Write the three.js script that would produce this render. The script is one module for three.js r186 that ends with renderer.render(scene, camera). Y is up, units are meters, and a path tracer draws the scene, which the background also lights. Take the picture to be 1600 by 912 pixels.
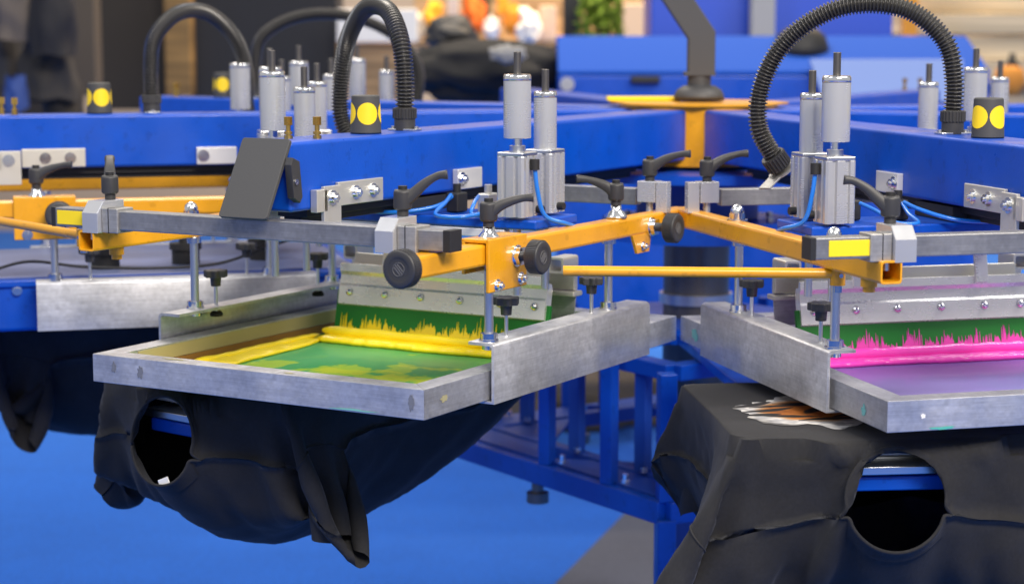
import * as THREE from 'three';
import { RoundedBoxGeometry } from 'three/addons/geometries/RoundedBoxGeometry.js';
import { mergeGeometries, toCreasedNormals } from 'three/addons/utils/BufferGeometryUtils.js';
import { ImprovedNoise } from 'three/addons/math/ImprovedNoise.js';
import { RectAreaLightUniformsLib } from 'three/addons/lights/RectAreaLightUniformsLib.js';

// ------------------------------------------------------------------ camera, light, exposure
const scene = new THREE.Scene();
const CAM = new THREE.Vector3(-0.3307, 0.4683, 3.95), YAW = -0.0126, PITCH = 0.1336, FPX = 3012;
const camera = new THREE.PerspectiveCamera(2 * Math.atan(456 / FPX) * 180 / Math.PI, 1024 / 583, 0.05, 60);
const FWD = new THREE.Vector3(Math.sin(YAW) * Math.cos(PITCH), -Math.sin(PITCH), -Math.cos(YAW) * Math.cos(PITCH));
camera.position.copy(CAM); camera.lookAt(CAM.clone().add(FWD));
camera.focus = 2.72; camera.userData.fStop = 3.8;
scene.add(camera);
const renderer = new THREE.WebGLRenderer({ antialias: true });
renderer.toneMapping = THREE.LinearToneMapping;
renderer.toneMappingExposure = 1.06;
renderer.shadowMap.enabled = true;
scene.background = new THREE.Color(0.46, 0.46, 0.47);
RectAreaLightUniformsLib.init();
function unseenLamp(x, y, z, w, h, tx, ty, tz, power, color = 0xfff4e6) {
  const l = new THREE.RectAreaLight(color, power, w, h);
  l.position.set(x, y, z); l.lookAt(tx, ty, tz); scene.add(l);
}
unseenLamp(1.1, 3.2, 4.6, 2.4, 1.0, -0.1, 0, 0.6, 42);          // overhead lamps out of view, placed to light the press
unseenLamp(2.4, 3.6, 0.8, 0.8, 2.2, 0, 0, 0.6, 20, 0xfffaf2);
unseenLamp(-2.6, 3.4, 2.2, 0.7, 2.0, -0.3, 0, 0.8, 14, 0xf4f6ff);
unseenLamp(-1.5, 3.8, -2.6, 2.8, 1.2, -0.5, 0, -1, 10);
unseenLamp(1.6, 4.0, -4.6, 4.6, 1.4, 1.4, 0.4, -8.4, 44, 0xffe2ba);  // also out of view, placed to light the stand and wares behind

// ------------------------------------------------------------------ small tools
const D2R = Math.PI / 180;
let seed = 7;
const rnd = () => { seed = (seed * 1664525 + 1013904223) % 4294967296; return seed / 4294967296; };
const rr = (a, b) => a + (b - a) * rnd();
const perlin = new ImprovedNoise();
const nz = (x, y, z = 0) => perlin.noise(x + 31.7, y + 11.3, z + 5.1);
const V = (x, y, z) => new THREE.Vector3(x, y, z);
function at(px, py, depth) {                                      // the place a ray through that pixel of the photograph reaches at that depth
  const right = V(Math.cos(YAW), 0, Math.sin(YAW)), up = V(Math.sin(YAW) * Math.sin(PITCH), Math.cos(PITCH), -Math.cos(YAW) * Math.sin(PITCH));
  return CAM.clone().addScaledVector(FWD.clone().addScaledVector(right, (px - 800) / FPX).addScaledVector(up, -(py - 456) / FPX), depth);
}

// ------------------------------------------------------------------ textures
function dataTex(n, fn, srgb, rep) {
  const a = new Uint8Array(n * n * 4);
  for (let y = 0; y < n; y++) for (let x = 0; x < n; x++) {
    const c = fn(x / n, y / n, x, y), k = (y * n + x) * 4;
    a[k] = Math.max(0, Math.min(255, c[0] * 255)); a[k + 1] = Math.max(0, Math.min(255, c[1] * 255)); a[k + 2] = Math.max(0, Math.min(255, c[2] * 255)); a[k + 3] = 255;
  }
  const t = new THREE.DataTexture(a, n, n); t.wrapS = t.wrapT = THREE.RepeatWrapping;
  t.magFilter = THREE.LinearFilter; t.minFilter = THREE.LinearMipmapLinearFilter; t.generateMipmaps = true;
  if (srgb) t.colorSpace = THREE.SRGBColorSpace;
  t.repeat.set(rep, rep); t.needsUpdate = true; return t;
}
function hash(x, y) { let h = Math.imul(x, 374761393) + Math.imul(y, 668265263); h = Math.imul(h ^ (h >>> 13), 1274126177); return ((h ^ (h >>> 16)) >>> 0) / 4294967296; }
function vnoise(u, v, px, py) {                                   // value noise that tiles
  const x = u * px, y = v * py, xi = Math.floor(x), yi = Math.floor(y), fx = x - xi, fy = y - yi;
  const s = (t) => t * t * (3 - 2 * t), m = (a, p) => ((a % p) + p) % p;
  const a = hash(m(xi, px), m(yi, py)), b = hash(m(xi + 1, px), m(yi, py)), c = hash(m(xi, px), m(yi + 1, py)), d = hash(m(xi + 1, px), m(yi + 1, py));
  return a + (b - a) * s(fx) + (c - a) * s(fy) + (a - b - c + d) * s(fx) * s(fy);
}
const fbm = (u, v, p, o = 4) => { let s = 0, w = 0.5, t = 0; for (let i = 0; i < o; i++) { s += w * vnoise(u, v, p << i, p << i); t += w; w *= 0.55; } return s / t; };
const sm0 = (a, b, x) => { const t = Math.max(0, Math.min(1, (x - a) / (b - a))); return t * t * (3 - 2 * t); };
const T = {};
T.aluColor = dataTex(512, (u, v) => { const a = 0.86 + 0.10 * (fbm(u, v, 5, 5) - 0.5) + 0.12 * (fbm(u + 0.5, v + 0.2, 40, 3) - 0.5) + 0.07 * (vnoise(u, v, 256, 8) - 0.5) - 0.3 * Math.max(0, fbm(u + 0.3, v, 9, 4) - 0.66); return [a, a, a * 1.005]; }, true, 4);
T.aluRough = dataTex(512, (u, v) => { const a = 0.46 + 0.3 * (fbm(u + 0.4, v, 6, 5) - 0.5) + 0.06 * (vnoise(u, v, 256, 8) - 0.5); return [a, a, a]; }, false, 4);
T.peel = dataTex(256, (u, v) => { const a = fbm(u, v, 40, 3); return [a, a, a]; }, false, 9);
T.paintRough = dataTex(256, (u, v) => { const a = 0.55 + 0.5 * (fbm(u, v, 5, 4) - 0.5); return [a, a, a]; }, false, 3);
T.fabric = dataTex(512, (u, v) => { const a = 0.5 + 0.22 * Math.sin(u * 2 * Math.PI * 128) * Math.sin(v * 2 * Math.PI * 128) + 0.5 * (fbm(u, v, 32, 4) - 0.5); return [a, a, a]; }, false, 8);
T.fabricColor = dataTex(256, (u, v) => { const a = 0.82 + 0.32 * (fbm(u, v, 6, 5) - 0.5) + 0.10 * (vnoise(u, v, 128, 128) - 0.5); return [a, a, a]; }, true, 3);
T.wear = dataTex(512, (u, v) => { const a = 0.95 + 0.10 * (fbm(u, v, 6, 5) - 0.5) - 0.07 * sm0(0.68, 0.78, fbm(u + 0.2, v, 24, 3)) - 0.03 * sm0(0.86, 0.93, vnoise(u, v, 200, 12)); return [a, a, a]; }, true, 3);
T.carpet = dataTex(512, (u, v) => { const a = 0.90 + 0.06 * (fbm(u, v, 6, 4) - 0.5) + 0.10 * (vnoise(u, v, 200, 200) - 0.5); return [a, a, a]; }, true, 1);
T.carpetBump = dataTex(256, (u, v) => { const a = vnoise(u, v, 128, 128); return [a, a, a]; }, false, 5);
T.grain = dataTex(256, (u, v) => { const a = 0.8 + 0.25 * (vnoise(u, v, 60, 3) - 0.5) + 0.2 * (vnoise(u, v, 14, 2) - 0.5); return [a, a * 0.98, a * 0.95]; }, true, 1.2);

// ------------------------------------------------------------------ materials (linear base colours)
const L = (r, g, b) => new THREE.Color().setRGB(r, g, b);
const mk = (o) => new THREE.MeshPhysicalMaterial(o);
const M = {
  alu: mk({ color: L(0.74, 0.75, 0.78), metalness: 0.72, roughness: 1, map: T.aluColor, roughnessMap: T.aluRough }),
  aluLight: mk({ color: L(0.70, 0.70, 0.71), metalness: 0.30, roughness: 0.36, roughnessMap: T.paintRough }),
  aluDull: mk({ color: L(0.56, 0.55, 0.52), metalness: 0.6, roughness: 1, map: T.aluColor, roughnessMap: T.aluRough }),
  railGrey: mk({ color: L(0.40, 0.40, 0.40), metalness: 0.7, roughness: 0.95, map: T.aluColor, roughnessMap: T.aluRough }),
  cylAlu: mk({ color: L(0.55, 0.56, 0.58), metalness: 0.55, roughness: 0.55, roughnessMap: T.aluRough }),
  holderAlu: mk({ color: L(0.86, 0.86, 0.85), metalness: 0.6, roughness: 0.62, roughnessMap: T.aluRough }),
  chrome: mk({ color: L(0.82, 0.83, 0.85), metalness: 1, roughness: 0.16 }),
  zinc: mk({ color: L(0.66, 0.67, 0.68), metalness: 1, roughness: 0.3 }),
  tin: mk({ color: L(0.66, 0.64, 0.57), metalness: 0.7, roughness: 0.42 }),
  steelDark: mk({ color: L(0.16, 0.15, 0.14), metalness: 0.9, roughness: 0.38 }),
  brass: mk({ color: L(0.72, 0.47, 0.12), metalness: 1, roughness: 0.25 }),
  blue: mk({ color: L(0.001, 0.072, 0.50), roughness: 0.75, roughnessMap: T.paintRough, map: T.wear, specularIntensity: 0.7, clearcoat: 0.2, clearcoatRoughness: 0.22, bumpMap: T.peel, bumpScale: 0.00012 }),
  blueDark: mk({ color: L(0.004, 0.05, 0.33), roughness: 0.5 }),
  orange: mk({ color: L(0.82, 0.37, 0.008), roughness: 0.62, roughnessMap: T.paintRough, map: T.wear, clearcoat: 0.25, clearcoatRoughness: 0.25, bumpMap: T.peel, bumpScale: 0.00006 }),
  plastic: mk({ color: L(0.032, 0.032, 0.034), roughness: 0.48, bumpMap: T.peel, bumpScale: 0.00006 }),
  plasticMark: mk({ color: L(0.10, 0.10, 0.105), roughness: 0.5 }),
  panel: mk({ color: L(0.05, 0.05, 0.05), roughness: 0.6, bumpMap: T.peel, bumpScale: 0.00008 }),
  black: mk({ color: L(0.012, 0.012, 0.013), roughness: 0.6 }),
  mast: mk({ color: L(0.055, 0.055, 0.057), roughness: 0.55, metalness: 0.2 }),
  yellowDot: mk({ color: L(0.86, 0.60, 0.012), roughness: 0.5 }),
  sticker: mk({ color: L(0.90, 0.66, 0.010), roughness: 0.5 }),
  hose: mk({ color: L(0.030, 0.029, 0.028), roughness: 0.30, clearcoat: 0.3, clearcoatRoughness: 0.2 }),
  tubeBlue: mk({ color: L(0.01, 0.16, 0.62), roughness: 0.3, clearcoat: 0.5 }),
  inkYellow: mk({ color: L(0.93, 0.71, 0.008), roughness: 0.32, clearcoat: 0.4, clearcoatRoughness: 0.15 }),
  inkPink: mk({ color: L(0.80, 0.055, 0.46), roughness: 0.28, clearcoat: 0.6, clearcoatRoughness: 0.1 }),
  rubber: mk({ color: L(0.005, 0.18, 0.018), roughness: 0.45 }),
  stain: mk({ color: L(0.28, 0.14, 0.03), roughness: 0.6 }),
  stainPale: mk({ color: L(0.42, 0.36, 0.17), roughness: 0.55 }),
  shirt: mk({ color: L(0.026, 0.026, 0.029), roughness: 0.95, sheen: 0.4, sheenRoughness: 0.6, sheenColor: L(0.25, 0.27, 0.33), map: T.fabricColor, bumpMap: T.fabric, bumpScale: 0.0005 }),
  carpet: mk({ color: L(0.010, 0.150, 0.72), roughness: 1, map: T.carpet, bumpMap: T.carpetBump, bumpScale: 0.002 }),
  greyMat: mk({ color: L(0.115, 0.125, 0.17), roughness: 1, map: T.carpet, bumpMap: T.carpetBump, bumpScale: 0.002 }),
  board: mk({ color: L(0.75, 0.40, 0.10), roughness: 0.6 }),
  white: mk({ color: L(0.8, 0.8, 0.78), roughness: 0.5 }),
};

// ------------------------------------------------------------------ geometry tools (all in x = across, y = up, z = outwards)
const box = (w, h, d, x, y, z, r = 0.0012) => { const k = Math.min(r, w / 2.2, h / 2.2, d / 2.2); const g = k > 0 ? new RoundedBoxGeometry(w, h, d, 2, k) : new THREE.BoxGeometry(w, h, d); g.translate(x, y, z); return g; };
function cyl(r, h, x, y, z, axis = 'y', seg = 28, r2 = r) {
  const g = new THREE.CylinderGeometry(r2, r, h, seg);
  if (axis === 'z') g.rotateX(Math.PI / 2); if (axis === 'x') g.rotateZ(-Math.PI / 2);
  g.translate(x, y, z); return g;
}
function lathe(pts, x, y, z, axis = 'y', seg = 32) {
  const g = new THREE.LatheGeometry(pts.map(([a, b]) => new THREE.Vector2(a, b)), seg);
  if (axis === 'z') g.rotateX(Math.PI / 2); if (axis === 'x') g.rotateZ(-Math.PI / 2);
  g.translate(x, y, z); return g;
}
const curve = (pts) => new THREE.CatmullRomCurve3(pts.map((p) => V(...p)), false, 'centripetal');
const tube = (pts, r, seg = 40, rs = 10) => new THREE.TubeGeometry(curve(pts), seg, r, rs);
function extrude(poly, depth, bevel = 0.0008, holes = []) {       // polygon in x,y pushed along z, centred on z
  const s = new THREE.Shape(poly.map(([a, b]) => new THREE.Vector2(a, b)));
  for (const h of holes) s.holes.push(new THREE.Path(h.map(([a, b]) => new THREE.Vector2(a, b))));
  const g = new THREE.ExtrudeGeometry(s, { depth: depth - 2 * bevel, bevelEnabled: bevel > 0, bevelThickness: bevel, bevelSize: bevel, bevelOffset: -bevel, bevelSegments: 2, curveSegments: 12 });
  g.translate(0, 0, -depth / 2 + bevel); return g;
}
const moved = (g, x, y, z, ry = 0, rx = 0, rz = 0) => { if (rx) g.rotateX(rx); if (rz) g.rotateZ(rz); if (ry) g.rotateY(ry); g.translate(x, y, z); return g; };
const rect = (w, h, r = 0) => r ? [[-w / 2 + r, -h / 2], [w / 2 - r, -h / 2], [w / 2 - r * 0.3, -h / 2 + r * 0.3], [w / 2, -h / 2 + r], [w / 2, h / 2 - r], [w / 2 - r * 0.3, h / 2 - r * 0.3], [w / 2 - r, h / 2], [-w / 2 + r, h / 2], [-w / 2 + r * 0.3, h / 2 - r * 0.3], [-w / 2, h / 2 - r], [-w / 2, -h / 2 + r], [-w / 2 + r * 0.3, -h / 2 + r * 0.3]] : [[-w / 2, -h / 2], [w / 2, -h / 2], [w / 2, h / 2], [-w / 2, h / 2]];
const squareTube = (w, h, wall, len, x, y, z) => moved(extrude(rect(w, h, 0.004), len, 0.0005, [rect(w - 2 * wall, h - 2 * wall, 0.003)]), x, y, z);
const hexNut = (r, h, x, y, z, axis = 'y') => cyl(r, h, x, y, z, axis, 6);
const domeNut = (r, x, y, z) => [cyl(r * 1.5, 0.0025, x, y + 0.00125, z), hexNut(r * 1.15, 0.009, x, y + 0.007, z), lathe([[r, 0], [r, 0.004], [r * 0.85, 0.009], [r * 0.5, 0.0125], [0, 0.014]], x, y + 0.0115, z, 'y', 20)];
function threaded(r, h, x, y0, z) {                               // a rod with real thread ridges
  const p = 0.0022, n = Math.round(h / p), pts = [[0, 0]];
  for (let i = 0; i < n; i++) { pts.push([r * 0.9, i * p], [r, i * p + p * 0.5]); }
  pts.push([r * 0.9, h], [0, h]); return lathe(pts, x, y0, z, 'y', 16);
}
function metricUV(g) {                                            // uv in metres from the face's own plane
  g = g.index ? g.toNonIndexed() : g;
  const p = g.attributes.position, n = g.attributes.normal, uv = new Float32Array(p.count * 2);
  for (let i = 0; i < p.count; i += 3) {
    const a = [0, 0, 0];
    for (let k = 0; k < 3; k++) { a[0] += n.getX(i + k); a[1] += n.getY(i + k); a[2] += n.getZ(i + k); }
    const m = a.map(Math.abs), ax = m[0] >= m[1] && m[0] >= m[2] ? 0 : m[1] >= m[2] ? 1 : 2;
    for (let k = 0; k < 3; k++) {
      const x = p.getX(i + k), y = p.getY(i + k), z = p.getZ(i + k);
      uv[(i + k) * 2] = ax === 0 ? y : ax === 1 ? x : y; uv[(i + k) * 2 + 1] = ax === 0 ? z : ax === 1 ? z : x;
    }
  }
  g.setAttribute('uv', new THREE.BufferAttribute(uv, 2));
  for (const k of Object.keys(g.attributes)) if (!['position', 'normal', 'uv'].includes(k)) g.deleteAttribute(k);
  g.morphAttributes = {}; return g;
}

// ------------------------------------------------------------------ things and parts
const used = {};
function numbered(n) { if (!(n in used)) { used[n] = 0; return n; } used[n]++; return n + '_' + String(used[n]).padStart(3, '0'); }
const BASE = new WeakMap();
function placeAt(o, th, base, dr = 0) {                           // base is [across, up, outwards] on the arm that points to angle th
  const a = th * D2R, t = base[0], r = base[2] + dr;
  o.position.set(-Math.sin(a) * r + Math.cos(a) * t, base[1], Math.cos(a) * r + Math.sin(a) * t); o.rotation.y = -a;
}
function thing(name, label, category, th = 0, base = [0, 0, 0], group) {
  const o = new THREE.Group(); o.name = numbered(name); scene.add(o); placeAt(o, th, base);
  o.userData = { label, category }; if (group) o.userData.group = group;
  BASE.set(o, base); return o;
}
function part(parent, name, geoms, mat, label, keepUV = false) {
  let root = parent; while (!BASE.has(root)) root = root.parent;
  const b = BASE.get(root), list = (Array.isArray(geoms) ? geoms : [geoms]).flat(3).map((g) => keepUV ? (g.index ? g.toNonIndexed() : g) : metricUV(g));
  const g = list.length > 1 ? mergeGeometries(list) : list[0];
  g.translate(-b[0], -b[1], -b[2]);
  const m = new THREE.Mesh(g, mat); m.name = name; m.castShadow = m.receiveShadow = true;
  if (label) m.userData = { label }; parent.add(m); return m;
}
function single(name, label, category, geoms, mat, th, base, group, keepUV = false) {   // a thing that is one mesh
  const list = (Array.isArray(geoms) ? geoms : [geoms]).flat(3).map((g) => keepUV ? (g.index ? g.toNonIndexed() : g) : metricUV(g));
  const g = list.length > 1 ? mergeGeometries(list) : list[0]; g.translate(-base[0], -base[1], -base[2]);
  const m = new THREE.Mesh(g, mat); m.name = numbered(name); m.castShadow = m.receiveShadow = true; scene.add(m); placeAt(m, th, base);
  m.userData = { label, category }; if (group) m.userData.group = group; BASE.set(m, base); return m;
}
function dup(root, th, label, group, dr = 0, only) {
  const c = root.clone(); c.name = numbered(root.name.replace(/_\d{3}$/, '')); scene.add(c);
  const b = BASE.get(root); placeAt(c, th, b, dr); BASE.set(c, b);
  c.userData = { ...root.userData, label }; if (group) c.userData.group = group;
  if (only) for (const k of c.children.slice()) if (!only(k)) c.remove(k);
  return c;
}
function struct(name, geoms, mat, keepUV = false) {
  const list = (Array.isArray(geoms) ? geoms : [geoms]).map((g) => keepUV ? g : metricUV(g)), g = list.length > 1 ? mergeGeometries(list) : list[0];
  const m = new THREE.Mesh(g, mat); m.name = name; m.userData = { kind: 'structure' }; m.receiveShadow = true; scene.add(m); return m;
}

// ------------------------------------------------------------------ the setting
const A = 29.41, B = A - 45, C = A + 45, Dh = A + 90, Eh = A - 90, Fh = A - 135, Gh = A + 180, Hh = A + 135;
const FLOOR = -0.9;
const fl = new THREE.PlaneGeometry(40, 40); fl.rotateX(-Math.PI / 2); fl.translate(0, FLOOR, -6);
struct('floor', fl, M.carpet);
{
  const s = extrude([[-0.05, 1.53], [0.42, 1.42], [0.12, -0.4], [-0.62, -0.45]], 0.004, 0.0005); s.rotateX(-Math.PI / 2); s.translate(0, FLOOR + 0.004, 0);
  struct('path', s, M.greyMat);
}

// ------------------------------------------------------------------ the hub
{
  const h = thing('press_hub', 'orange and blue octagonal hub where all the blue arms meet, on a dark steel column', 'machine hub', 0, [0, FLOOR, 0]);
  const octo = (r, hgt, y, turn = 0) => { const g = new THREE.CylinderGeometry(r, r, hgt, 8); g.rotateY((A + 22.5) * -D2R + turn); g.translate(0, y, 0); return g; };
  part(h, 'hub_body', cyl(0.162, 0.118, 0, 0.266, 0, 'y', 40), M.orange);
  const plate = part(h, 'top_plate', [octo(0.182, 0.004, 0.3275)], M.orange);
  part(plate, 'cover_strip', box(0.15, 0.008, 0.07, -0.11, 0.3338, -0.06), M.sticker);
  part(h, 'upper_disc', cyl(0.30, 0.018, 0, 0.190, 0, 'y', 48), M.blue);
  part(h, 'spindle', cyl(0.125, 0.085, 0, 0.138, 0, 'y', 40), M.blueDark);
  part(h, 'lower_disc', cyl(0.195, 0.038, 0, 0.073, 0, 'y', 48), M.blue);
  const col = part(h, 'column', [cyl(0.068, 0.34, 0, -0.115, 0, 'y', 40)], M.steelDark);
  part(col, 'collar_ring', [cyl(0.076, 0.02, 0, -0.072, 0, 'y', 40)], M.zinc);
  part(h, 'carousel_disc', [cyl(0.21, 0.03, 0, -0.125, 0, 'y', 48)], M.blue);
  part(h, 'stand_column', [cyl(0.05, 0.62, 0, -0.59, 0, 'y', 32)], M.blueDark);
  for (let k = 0; k < 8; k++) { const a = k * Math.PI / 4 + 0.5; part(col, 'bolt', hexNut(0.008, 0.008, Math.cos(a) * 0.16, 0.096, Math.sin(a) * 0.16), M.zinc); }
}
{
  const m = thing('mast', 'dark grey square mast bent to the left, standing on the orange hub plate', 'mast', 0, [0.001, 0.332, 0]);
  part(m, 'foot_flange', [lathe([[0, 0], [0.051, 0], [0.051, 0.010], [0.045, 0.022], [0.032, 0.030], [0, 0.030]], 0.001, 0.332, 0, 'y', 24), cyl(0.024, 0.035, 0.001, 0.364, 0, 'y', 20), box(0.062, 0.008, 0.05, 0.001, 0.386, 0)], M.mast);
  const prof = rect(0.040, 0.040, 0.003);
  const path = new THREE.CurvePath();
  const seg = (a, b) => { const d = b.clone().sub(a), g = extrude(prof, d.length() + 0.03, 0.001); g.lookAt(d); g.translate((a.x + b.x) / 2, (a.y + b.y) / 2, (a.z + b.z) / 2); return g; };
  const up = extrude([[-0.027, 0], [0.027, 0], [0.027, 0.083], [-0.056, 0.205], [-0.120, 0.205], [-0.027, 0.068]], 0.05, 0.0015); up.translate(0.004, 0.388, 0);
  part(m, 'square_tube', [up], M.mast);
  for (let k = 0; k < 4; k++) { const a = k * Math.PI / 2 + 0.6; part(m, 'bolt', [hexNut(0.006, 0.006, 0.001 + Math.cos(a) * 0.034, 0.352, Math.sin(a) * 0.034)], M.chrome); }
}

// ------------------------------------------------------------------ printing arms: a blue beam with side plates, air fittings and a guide rail
function bolt(parent, x, y, z, r = 0.007, axis = 'x', dir = 1) {
  const h = 0.006, d = dir * (h / 2 + 0.001);
  const p = axis === 'x' ? [x + d, y, z] : axis === 'z' ? [x, y, z + d] : [x, y + d, z];
  return part(parent, 'bolt', [hexNut(r, h, ...p, axis), cyl(r * 1.4, 0.002, x, y, z, axis), cyl(r * 0.45, 0.005, p[0] + (axis === 'x' ? dir * 0.004 : 0), p[1] + (axis === 'y' ? dir * 0.004 : 0), p[2] + (axis === 'z' ? dir * 0.004 : 0), axis, 12)], M.chrome);
}
function makeArm(label) {
  const t = thing('printing_boom', label, 'machine arm', A, [0, 0.22, 0.8], 'blue arms of the print heads');
  const beam = part(t, 'beam', box(0.09, 0.098, 1.295, 0, 0.269, 0.8, 0.006), M.blue);
  part(beam, 'guide_rail', [box(0.052, 0.012, 1.05, 0, 0.2135, 0.86), box(0.03, 0.01, 1.05, 0, 0.2025, 0.86)], M.black);
  for (const s of [-1, 1]) {
    const pl = part(t, 'side_plate', box(0.006, 0.034, 0.115, s * 0.0485, 0.239, 1.285), M.tin);
    for (const r of [1.255, 1.30]) bolt(pl, s * 0.052, 0.239, r, 0.0075, 'x', s);
    const br = part(t, 'drop_bracket', [box(0.006, 0.062, 0.042, s * 0.0545, 0.222, 1.365), box(0.012, 0.032, 0.026, s * 0.0515, 0.233, 1.39)], M.tin);
    bolt(br, s * 0.058, 0.236, 1.366, 0.008, 'x', s);
    const ip = part(t, 'stop_block', [box(0.01, 0.032, 0.075, s * 0.05, 0.239, 0.985)], M.aluLight);
    bolt(ip, s * 0.055, 0.239, 1.01, 0.008, 'x', s);
  }
  for (const [x, z] of [[-0.012, 1.375], [0.022, 1.352]]) {
    const f = part(t, 'air_fitting', [hexNut(0.0062, 0.005, x, 0.3205, z), cyl(0.0035, 0.02, x, 0.33, z, 'y', 16), cyl(0.0058, 0.004, x, 0.3265, z, 'y', 20)], M.brass);
    const knurl = []; for (let k = 0; k < 14; k++) { const a = k / 14 * Math.PI * 2; knurl.push(box(0.0014, 0.012, 0.0014, x + Math.cos(a) * 0.0052, 0.3435, z + Math.sin(a) * 0.0052, 0)); }
    part(f, 'knurled_cap', [cyl(0.0052, 0.012, x, 0.3435, z, 'y', 20), ...knurl], M.brass);
  }
  return t;
}
const armLabels = {
  A: 'blue arm ending behind the slanted dark panel, above the yellow ink screen', B: 'blue arm running out of the frame on the right, above the pink ink screen',
  C: 'blue arm running level out of the frame on the left', D: 'far blue arm showing its end just behind the long level arm at left', E: 'blue arm behind the right hose, running level to the right edge',
  F: 'thin strip of far blue arm behind the right-hand arms', G: 'blue arm at the back, right of the mast base', H: 'blue arm at the back, left of the mast base' };
const TH = { A, B, C, D: Dh, E: Eh, F: Fh, G: Gh, H: Hh };
const armA = makeArm(armLabels.A);
for (const k of 'BCDEFGH') dup(armA, TH[k], armLabels[k]);

// towers with yellow dots on the arms
function makeTower(label) {
  const r0 = 0.0235, r1 = 0.0205, h = 0.057, y0 = 0.3185, z = 1.197;
  const t = thing('sensor_tower', label, 'sensor', A, [0, y0, z], 'dark tapered towers with yellow dots');
  part(t, 'housing', lathe([[0, 0], [r0, 0], [r0, 0.002], [r1 + 0.0006, h - 0.002], [r1 - 0.001, h], [0, h]], 0, y0, z, 'y', 40), M.panel);
  for (let k = 0; k < 4; k++) {                                   // round stickers bent round the housing
    const a0 = -A * D2R * -1 + k * Math.PI / 2, n = 20, pos = [], idx = [], rad = 0.0165, yc = 0.030;
    const pt = (u, v) => { const y = yc + v, R = r0 + (r1 + 0.0006 - r0) * ((y - 0.002) / (h - 0.004)) + 0.0004, a = a0 + u / R; return [Math.sin(a) * R, y0 + y, z + Math.cos(a) * R]; };
    pos.push(...pt(0, 0));
    for (let j = 1; j <= 4; j++) for (let i = 0; i < n; i++) { const b = i / n * Math.PI * 2, q = rad * j / 4; pos.push(...pt(Math.cos(b) * q, Math.sin(b) * q)); }
    for (let i = 0; i < n; i++) {
      idx.push(0, 1 + i, 1 + (i + 1) % n);
      for (let j = 0; j < 3; j++) { const a = 1 + j * n + i, b = 1 + j * n + (i + 1) % n; idx.push(a, a + n, b + n, a, b + n, b); }
    }
    const g = new THREE.BufferGeometry(); g.setAttribute('position', new THREE.Float32BufferAttribute(pos, 3)); g.setIndex(idx); g.computeVertexNormals();
    part(t, 'dot_sticker', g, M.yellowDot);
  }
  return t;
}
const towerA = makeTower('dark tapered tower with one big yellow dot facing front, beside the centre hose');
const towerB = dup(towerA, B, 'dark tapered tower with two yellow dots, at the right edge beside the hose nut');
const towerC = dup(towerA, C, 'tapered tower with two yellow dots on the long level arm at upper left');
const towerD = dup(towerA, Dh, 'small far tower with one yellow dot, behind the upper left hose', undefined, 0.03);
towerA.rotation.y += 0.22; towerB.rotation.y -= 0.20; towerC.rotation.y -= 0.35; towerD.rotation.y += 0.1;

// ribbed hoses
function ribbed(pts, r, pitch, x0) {
  const c = curve(pts), len = c.getLength(), n = Math.round(len / pitch), per = 4, total = n * per, fr = c.computeFrenetFrames(total, false), rs = 18, pos = [], idx = [];
  for (let i = 0; i <= total; i++) {
    const p = c.getPointAt(i / total), k = i % per, R = r * [0.74, 1, 1, 0.74][k];
    for (let j = 0; j < rs; j++) { const a = j / rs * Math.PI * 2, q = fr.normals[i], b = fr.binormals[i]; pos.push(p.x + R * (Math.cos(a) * q.x + Math.sin(a) * b.x), p.y + R * (Math.cos(a) * q.y + Math.sin(a) * b.y), p.z + R * (Math.cos(a) * q.z + Math.sin(a) * b.z)); }
  }
  for (let i = 0; i < total; i++) for (let j = 0; j < rs; j++) { const a = i * rs + j, b = i * rs + (j + 1) % rs; idx.push(a, b, b + rs, a, b + rs, a + rs); }
  const g = new THREE.BufferGeometry(); g.setAttribute('position', new THREE.Float32BufferAttribute(pos, 3)); g.setIndex(idx); g.computeVertexNormals(); return g;
}
function ridgedNut(r, h, y0, x, z) { const g = [cyl(r, h, x, y0 + h / 2, z)]; for (let k = 0; k < 22; k++) { const a = k / 22 * Math.PI * 2; g.push(box(0.0028, h * 0.9, 0.0028, x + Math.cos(a) * r, y0 + h / 2, z + Math.sin(a) * r, 0.0005)); } return g; }
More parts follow.
